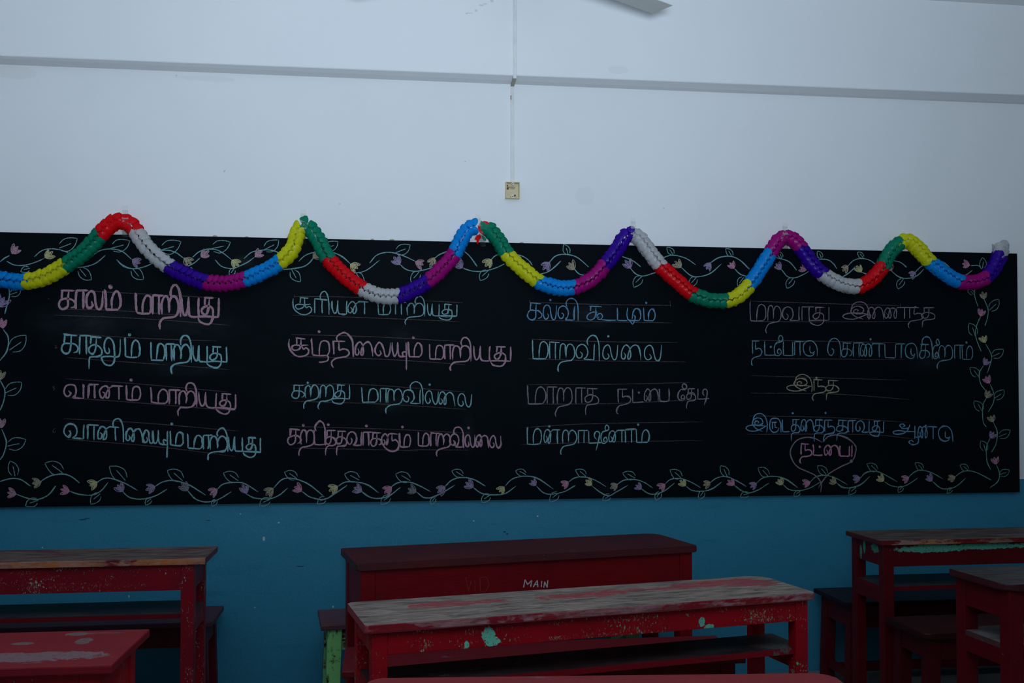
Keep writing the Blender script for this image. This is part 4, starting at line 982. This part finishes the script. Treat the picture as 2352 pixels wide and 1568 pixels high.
def desk(cx, cy, rz, L, D, h, label, top_mat, frame_mat, apron=.075, thick=.022, radii=(0, 0, 0, 0), leg=.045, over=(.020, .012),
         shelf=.17, shelf_mat=None, shelf_back=0.0, side_apron=None, panel=0.0, edge_mat=None, group=None, stretcher=False):
    t = thing('school_desk', (cx, cy, 0), math.radians(rz), label, 'desk', group)
    obj('tabletop', slab(L, D, h - thick, h, radii), top_mat, t)
    if edge_mat:
        o = obj('tabletop_edge', box(-L / 2 + radii[0] * .8, L / 2 - radii[1] * .8, -D / 2 - .0012, -D / 2 + .004, h - thick + .002, h - .0008, .001), edge_mat, t)
        o['label'] = 'worn front edge'
    ox, oy = over
    x0, x1, y0, y1, zt = -L / 2 + ox, L / 2 - ox, -D / 2 + oy, D / 2 - oy, h - thick
    sa = side_apron or apron; fr = max(apron, panel)
    for xa in (x0, x1 - leg):
        for ya in (y0, y1 - leg):
            obj('leg', box(xa, xa + leg, ya, ya + leg, 0, zt, .0025), frame_mat, t)
    o = obj('front_panel' if panel else 'front_apron', box(x0 + leg, x1 - leg, y0 + .003, y0 + .021, zt - fr, zt, .0015), frame_mat, t)
    obj('back_apron', box(x0 + leg, x1 - leg, y1 - .021, y1 - .003, zt - apron, zt, .0015), frame_mat, t)
    for xa in (x0 + .003, x1 - .021):
        obj('side_apron', box(xa, xa + .018, y0 + leg, y1 - leg, zt - sa, zt, .0015), frame_mat, t)
    if shelf:
        zs = h - shelf
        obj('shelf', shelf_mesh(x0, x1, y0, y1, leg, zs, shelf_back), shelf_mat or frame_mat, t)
        for xa in (x0 + .002, x1 - .022):
            obj('side_rail', box(xa, xa + .020, y0 + leg, y1 - leg, zs - .072, zs - .018, .0015), frame_mat, t)
    if stretcher:
        obj('foot_rail', box(x0 + leg * .3, x1 - leg * .3, -.03, .03, .085, .11, .002), frame_mat, t)
        for xa in (x0 + .004, x1 - .026):
            obj('foot_bracket', box(xa, xa + .022, y0 + leg, y1 - leg, .045, .085, .0015), frame_mat, t)
    return t

def shelf_mesh(x0, x1, y0, y1, leg, zs, back=0.0):
    """Shelf board let in between the four legs, its long edges almost flush with them."""
    bm = bmesh.new()
    a, b, g = .014, leg + .001, .012
    pts = [(x0 + b, y0 + g), (x1 - b, y0 + g), (x1 - b, y0 + b), (x1 - .002, y0 + b), (x1 - .002, y1 - b), (x1 - b, y1 - b),
           (x1 - b, y1 - g), (x0 + b, y1 - g), (x0 + b, y1 - b), (x0 + .002, y1 - b), (x0 + .002, y0 + b), (x0 + b, y0 + b)]
    if back: pts = pts[:4] + [(x1 - .002, y1 - back), (x0 + .002, y1 - back)] + pts[10:]
    hi = [bm.verts.new((x, y, zs)) for x, y in pts]; lo = [bm.verts.new((x, y, zs - .018)) for x, y in pts]
    bm.faces.new(hi); bm.faces.new(lo[::-1]); n = len(pts)
    for i in range(n): bm.faces.new((lo[i], lo[(i + 1) % n], hi[(i + 1) % n], hi[i]))
    bmesh.ops.recalc_face_normals(bm, faces=bm.faces)
    return bm

def bench(cx, cy, rz, L, D, h, label, seat_mat, frame_mat, apron=.085, thick=.022, leg=.052, over=(.03, .02), leg_mat=None, radii=(0, 0, 0, 0)):
    t = thing('school_bench', (cx, cy, 0), math.radians(rz), label, 'bench')
    obj('seat', slab(L, D, h - thick, h, radii), seat_mat, t)
    ox, oy = over
    x0, x1, y0, y1, zt = -L / 2 + ox, L / 2 - ox, -D / 2 + oy, D / 2 - oy, h - thick
    for i, xa in enumerate((x0, x1 - leg)):
        for j, ya in enumerate((y0, y1 - leg)):
            bm = box(xa, xa + leg, ya, ya + leg, 0, zt, .0025)
            sx = -1 if i == 0 else 1                     # legs splay a little outwards
            for v in bm.verts: v.co.x += sx * .012 * (1 - v.co.z / zt)
            obj('leg', bm, (leg_mat or {}).get((i, j), frame_mat), t)
    obj('front_apron', box(x0 + leg, x1 - leg, y0 + .003, y0 + .021, zt - apron, zt, .0015), frame_mat, t)
    obj('back_apron', box(x0 + leg, x1 - leg, y1 - .021, y1 - .003, zt - apron, zt, .0015), frame_mat, t)
    for xa in (x0 + .003, x1 - .021):
        obj('side_apron', box(xa, xa + .018, y0 + leg, y1 - leg, zt - apron, zt, .0015), frame_mat, t)
    obj('foot_rail', box(x0 + leg * .4, x1 - leg * .4, -.016, .016, .055, .095, .002), frame_mat, t)
    for xa in (x0 + .001, x1 - .023):
        obj('foot_bracket', box(xa, xa + .022, y0 + leg, y1 - leg, .05, .09, .0015), frame_mat, t)
    return t

def at_desk(t, p):
    return t.matrix_basis.inverted() @ p

# --- nearest middle desk, grey worn top
KEEP_D1 = [((-.43, .040, .74), (.10, .036, .5)), ((-.31, .040, .74), (.07, .024, .5)), ((.00, .035, .74), (.14, .040, .5)), ((.12, .06, .74), (.11, .024, .5)), ((.35, .05, .74), (.12, .022, .5)), ((.50, .075, .74), (.16, .046, .5)), ((.60, .03, .74), (.07, .04, .5))]
fm = paint('red_paint_chipped', RED, RED2, chip=GREEN, chip_amt=.38, seed=1.3, speck=[((.16, .50, .34), [((-.53, -.14, .708), (.045, .1, .008)), ((-.14, -.14, .705), (.05, .1, .010)), ((.08, -.14, .700), (.09, .1, .010)), ((-.40, -.14, .70), (.02, .1, .014)), ((.52, -.14, .668), (.06, .1, .010)), ((.67, -.14, .70), (.02, .1, .016)), ((-.08, -.14, .662), (.16, .1, .007)), ((.38, -.14, .705), (.02, .1, .012))])],
           patches=[((.16, .60, .42), [((-.352, -.14, .688), (.018, .1, .020)), ((-.340, -.14, .668), (.022, .1, .014))]),
                    ((.16, .60, .42), [((-.413, -.14, .664), (.007, .1, .010)), ((-.416, -.14, .653), (.006, .1, .005))]),
                    ((.14, .48, .34), [((.31, -.14, .675), (.010, .1, .014)), ((.335, -.14, .655), (.016, .1, .012))])])
tm = paint('worn_grey_top', (.30, .045, .055), (.26, .05, .055), wood=WOOD, wood2=WOOD_D, wear=.80, grain=(3, 40, 40), seed=4.1, top_only=True,
           keep=KEEP_D1)
em = paint('worn_pink_edge', (.24, .012, .020), (.20, .01, .016), wood=(.35, .17, .17), wood2=(.24, .09, .09), wear=.50, seed=2.2, grain=(6, 20, 20))
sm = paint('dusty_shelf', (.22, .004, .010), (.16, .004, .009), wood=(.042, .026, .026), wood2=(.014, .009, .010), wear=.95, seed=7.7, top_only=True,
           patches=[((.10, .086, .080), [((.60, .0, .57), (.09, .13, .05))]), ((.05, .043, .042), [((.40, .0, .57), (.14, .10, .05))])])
d1 = desk(.639, -1.69, 10.3, 1.39, .306, .74, 'nearest middle desk with worn grey top and green chip on its red front', tm, fm,
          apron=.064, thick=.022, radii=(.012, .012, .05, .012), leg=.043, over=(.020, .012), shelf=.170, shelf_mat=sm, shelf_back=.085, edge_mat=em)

# --- desk with the lettering against the wall
tm = paint('dark_maroon_top', MAROON, (.045, .014, .016), wood=(.11, .085, .08), wood2=(.04, .03, .03), wear=.10, chip=(.35, .32, .32), chip_amt=.10, seed=2.6)
fm2 = paint('dark_red_paint', (.175, .002, .005), (.13, .002, .005), chip=(.22, .16, .12), chip_amt=.06, seed=5.2)
d2 = desk(.586, -.694, 10.2, 1.372, .38, .74, 'dark maroon desk with a closed red front panel lettered MAIN', tm, fm2,
          apron=.17, side_apron=.17, panel=.24, thick=.026, radii=(.010, .012, .05, .008), leg=.055, over=(.018, .012), shelf=0)
# lettering in white paint on the panel
PANEL_Y = -.19 + .012 + .003
LET = plain('white_brush_paint', (.46, .50, .46), .6); SCR = plain('scratched_paint', (.24, .018, .022), .6); INK = plain('black_ink', (.01, .008, .01), .6)
def lettering(t, strokes, w, mat, name, label, yl):
    bm = bmesh.new(); inv = at_desk
    k = 0
    # panel plane in the world
    n = t.matrix_basis.to_3x3() @ Vector((0, -1, 0)); p0 = t.matrix_basis @ Vector((0, yl, 0))
    for st in strokes:
        Q = []
        for x, y in st:
            d = ray(x, y); s = (p0 - CAM).dot(n) / d.dot(n); Q.append(inv(t, CAM + d * s))
        prev = None
        Q = [Q[0].lerp(Q[-1], i / 4) for i in range(5)] if len(Q) == 2 else catmull(Q, 6)
        for i, q in enumerate(Q):
            d = (Q[min(i + 1, len(Q) - 1)] - Q[max(i - 1, 0)]); d.normalize()
            m = Vector((-d.z, 0, d.x)) * w * .5 * random.uniform(.8, 1.15)
            cur = (bm.verts.new((q.x + m.x, yl - .0006, q.z + m.z)), bm.verts.new((q.x - m.x, yl - .0006, q.z - m.z)))
            if prev: bm.faces.new((prev[0], prev[1], cur[1], cur[0]))
            prev = cur
    o = obj(name, bm, mat, t); o['label'] = label
def mn(pts): return [(1180 + x / 19.6, 1320 + y / 19.6) for x, y in pts]
lettering(d2, [mn([(440, 560), (505, 205)]), mn([(505, 205), (625, 440)]), mn([(640, 410), (815, 240)]), mn([(815, 240), (755, 535)]),
               mn([(870, 545), (1055, 240)]), mn([(1055, 240), (1085, 545)]), mn([(975, 430), (1070, 425)]),
               mn([(1255, 275), (1240, 540)]), mn([(1350, 570), (1390, 300)]), mn([(1390, 300), (1505, 565)]), mn([(1505, 565), (1530, 240)])],
          .0040, LET, 'painted_lettering', 'MAIN in white brush letters', PANEL_Y)
def z2(pts): return [(700 + x / 3.92, 1180 + y / 3.92) for x, y in pts]
lettering(d2, [z2([(1448, 570), (1475, 690)]), z2([(1475, 690), (1500, 600)]), z2([(1530, 600), (1532, 690)]), z2([(1578, 575), (1580, 695)]),
               z2([(1578, 575), (1630, 570), (1655, 630), (1630, 690), (1580, 695)])], .0022, SCR, 'scratched_lettering', 'faint scratched letters', PANEL_Y)
lettering(d2, [z2([(650, 765), (664, 720)]), z2([(664, 720), (680, 765)]), z2([(655, 750), (676, 750)])], .0026, INK, 'inked_letter', 'black letter A', PANEL_Y)

# --- left desk by the wall
tm = paint('brown_worn_top', (.13, .035, .045), (.09, .03, .04), wood=(.20, .155, .12), wood2=(.075, .05, .05), wear=.56, seed=9.4, top_only=True, blot=(3, 20, 20), grain=(4, 40, 40))
em = paint('orange_edge', (.17, .008, .015), None, wood=(.40, .125, .035), wood2=(.36, .19, .14), wear=.60, seed=3.3, grain=(5, 10, 10))
fm3 = paint('dark_red_flecked', (.21, .003, .010), (.15, .004, .010), chip=(.30, .42, .34), chip_amt=.40, seed=8.5,
            speck=[((.30, .42, .33), [((.26, -.13, .643), (.07, .1, .016)), ((.165, -.13, .643), (.04, .1, .014)), ((.06, -.13, .645), (.03, .1, .016)), ((.05, -.13, .700), (.05, .1, .010)),
                                      ((.21, -.13, .705), (.03, .1, .008)), ((.44, -.13, .642), (.05, .1, .010)), ((.34, -.13, .665), (.03, .1, .024)), ((.62, -.13, .700), (.022, .1, .014)),
                                      ((.60, -.13, .645), (.008, .1, .030)), ((-.12, -.13, .66), (.12, .1, .03))])])
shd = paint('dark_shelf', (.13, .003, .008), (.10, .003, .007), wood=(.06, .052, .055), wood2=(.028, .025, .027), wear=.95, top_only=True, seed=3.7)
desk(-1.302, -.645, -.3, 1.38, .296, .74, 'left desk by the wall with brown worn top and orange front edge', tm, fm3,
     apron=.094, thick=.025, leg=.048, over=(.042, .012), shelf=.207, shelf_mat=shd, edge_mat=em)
sm2r = paint('dim_maroon_seat', (.020, .008, .013), (.014, .007, .010), chip=(.2, .12, .08), chip_amt=.08, seed=1.9)
fm4 = paint('deep_maroon_paint', (.10, .003, .008), (.07, .003, .006), chip=(.2, .24, .2), chip_amt=.08, seed=6.1)
sm2 = paint('maroon_seat', (.085, .03, .045), (.06, .025, .035), chip=(.3, .26, .22), chip_amt=.08, seed=1.8)
bench(-1.355, -.212, 0, 1.41, .318, .41, 'bench behind the left wall desk, its maroon seat end jutting out on the right', sm2, fm4)

# --- left near desk
tm = paint('red_top_streaked', (.20, .009, .015), (.17, .008, .013), wood=(.20, .13, .13), wood2=(.13, .08, .085), wear=.22, seed=6.6,
           patches=[((.17, .105, .115), [((.34, -.085, .74), (.30, .045, .3)), ((.55, -.075, .74), (.10, .035, .3))]), ((.14, .095, .09), [((.42, .05, .74), (.025, .014, .3)), ((.56, .06, .74), (.02, .03, .3)), ((.52, .135, .74), (.03, .018, .3))])])
fm5 = paint('bright_red_paint', (.40, .004, .010), (.30, .004, .01), chip=(.10, .42, .26), chip_amt=.28, seed=2.9)
desk(-1.266, -2.075, -1.5, 1.38, .345, .74, 'near left desk at the bottom corner with streaked red top', tm, fm5,
     apron=.10, thick=.022, leg=.048, over=(.030, .020), shelf=.20)

# --- bottom centre desk
tm = paint('plain_red_top', (.225, .020, .023), (.18, .016, .02), wood=(.16, .09, .09), wood2=(.10, .05, .05), wear=.20, seed=11.0)
desk(.512, -2.518, -5.7, 1.07, .31, .70, 'closest desk, only its red tabletop edge showing at the bottom centre', tm, fm5,
     apron=.075, thick=.022, radii=(.03, .03, .04, .03), leg=.045, shelf=.18)

# --- right desk by the wall
tm = paint('grey_brown_top', (.09, .016, .016), None, wood=(.14, .108, .088), wood2=(.055, .042, .038), top_only=True, blot=(3, 16, 16), wear=.66, seed=12.0)
em = paint('red_orange_edge', (.16, .010, .012), None, wood=(.36, .15, .06), wood2=(.30, .2, .17), wear=.42, seed=13.0, grain=(5, 10, 10))
fm6 = paint('maroon_green_band', (.105, .002, .005), (.075, .002, .005), chip=(.10, .34, .25), chip_amt=.12, seed=5.8,
            patches=[((.085, .36, .25), [((-.46, -.14, .700), (.16, .1, .017)), ((-.22, -.14, .704), (.16, .1, .013)), ((.02, -.14, .703), (.12, .1, .012)), ((.2, -.14, .705), (.16, .1, .01))]),
                     ((.06, .28, .20), [((-.67, -.06, .695), (.02, .03, .02)), ((-.67, .03, .690), (.02, .012, .03)), ((-.67, .06, .66), (.02, .01, .03))])])
desk(2.785, -.578, .4, 1.39, .304, .74, 'right desk by the wall with a green band of paint under its worn top', tm, fm6,
     apron=.090, thick=.022, leg=.045, over=(.020, .012), shelf=.196, shelf_mat=shd, edge_mat=em)
bench(2.81, -.212, 0, 1.39, .34, .41, 'dark maroon bench against the wall behind the right wall desk', sm2r, fm4, apron=.10)

# --- bench between the right desks
sm3 = paint('dark_brown_seat', (.034, .005, .004), (.024, .005, .004), chip=(.26, .13, .06), chip_amt=.08, seed=14.0)
fm7 = paint('dark_maroon_chipped', (.075, .002, .005), None, chip=(.08, .3, .2), chip_amt=.14, seed=15.0)
bench(2.785, -.905, 0, 1.38, .30, .43, 'dark brown bench between the two right desks', sm3, fm7, radii=(.035, .02, .01, .01))

# --- right near desk
tm = paint('grey_top_right', (.06, .012, .014), None, wood=(.070, .062, .058), wood2=(.028, .025, .024), top_only=True, wear=.72, seed=16.0)
fm8 = paint('maroon_paint', (.12, .002, .006), (.085, .002, .006), chip=(.15, .32, .24), chip_amt=.14, seed=17.0)
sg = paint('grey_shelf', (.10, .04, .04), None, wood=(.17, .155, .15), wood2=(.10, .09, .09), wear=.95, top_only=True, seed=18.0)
desk(2.69, -1.505, 2.0, 1.38, .31, .74, 'near right desk at the frame edge with rounded grey worn top', tm, fm8,
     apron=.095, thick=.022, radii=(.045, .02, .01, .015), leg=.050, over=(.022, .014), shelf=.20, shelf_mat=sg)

# --- bench of the nearest middle desk, and the green-legged bench behind the lettered desk
sm4 = paint('red_seat', (.125, .007, .011), (.10, .006, .010), wood=(.14, .10, .10), wood2=(.08, .06, .06), wear=.14, seed=19.0)
bench(.590, -1.166, -.6, 1.37, .315, .445, 'red bench between the grey-topped middle desk and the desk lettered MAIN', sm4, fm2)
gm = paint('green_peeling_leg', (.27, .66, .22), (.22, .58, .19), wood=(.06, .012, .012), wood2=(.04, .01, .01), wear=.26, seed=23.0, grain=(8, 8, 8), blot=(9, 9, 5))
fg = paint('maroon_green_mix', (.24, .56, .22), (.18, .46, .18), wood=(.07, .01, .012), wood2=(.05, .01, .01), wear=.45, seed=21.0, grain=(6, 6, 6))
sm5 = paint('lilac_brown_seat', (.13, .05, .06), (.10, .04, .05), chip=(.36, .3, .32), chip_amt=.06, seed=22.0)
bench(.478, -.283, 5.6, 1.40, .305, .41, 'bench with peeling green legs behind the desk lettered MAIN', sm5, fg, leg=.058, over=(.028, .015), leg_mat={(0, 0): gm, (1, 0): gm})
# pencilled scribbles on the shelf of the nearest middle desk
def scribbles():
    bm = bmesh.new(); z = .74 - .170 + .0006
    for (x, y, a, L) in ((1.0, 0, 0, 0),):
        pass
    for cx_, cy_, ang, n in ((-.50, -.055, .15, 9), (-.38, -.05, .25, 8), (-.24, -.035, .9, 9), (-.06, .01, .7, 8), (.03, .02, .05, 6), (-.47, -.085, .4, 5)):
        prev = None; p = Vector((cx_, cy_, 0)); e = Vector((math.cos(ang), math.sin(ang), 0)); m = Vector((-e.y, e.x, 0))
        pts = [p + e * (k * .0065) + m * ((-1) ** k * random.uniform(.004, .011)) for k in range(n)]
        for q in catmull(pts, 4):
            cur = (bm.verts.new((q.x, q.y, z)), bm.verts.new((q.x + .0004, q.y + .0022, z)))
            if prev: bm.faces.new((prev[0], cur[0], cur[1], prev[1]))
            prev = cur
    o = obj('scribbled_writing', bm, plain('white_scribble', (.34, .34, .36), .7), d1); o['label'] = 'white scribbles on the shelf'
scribbles()
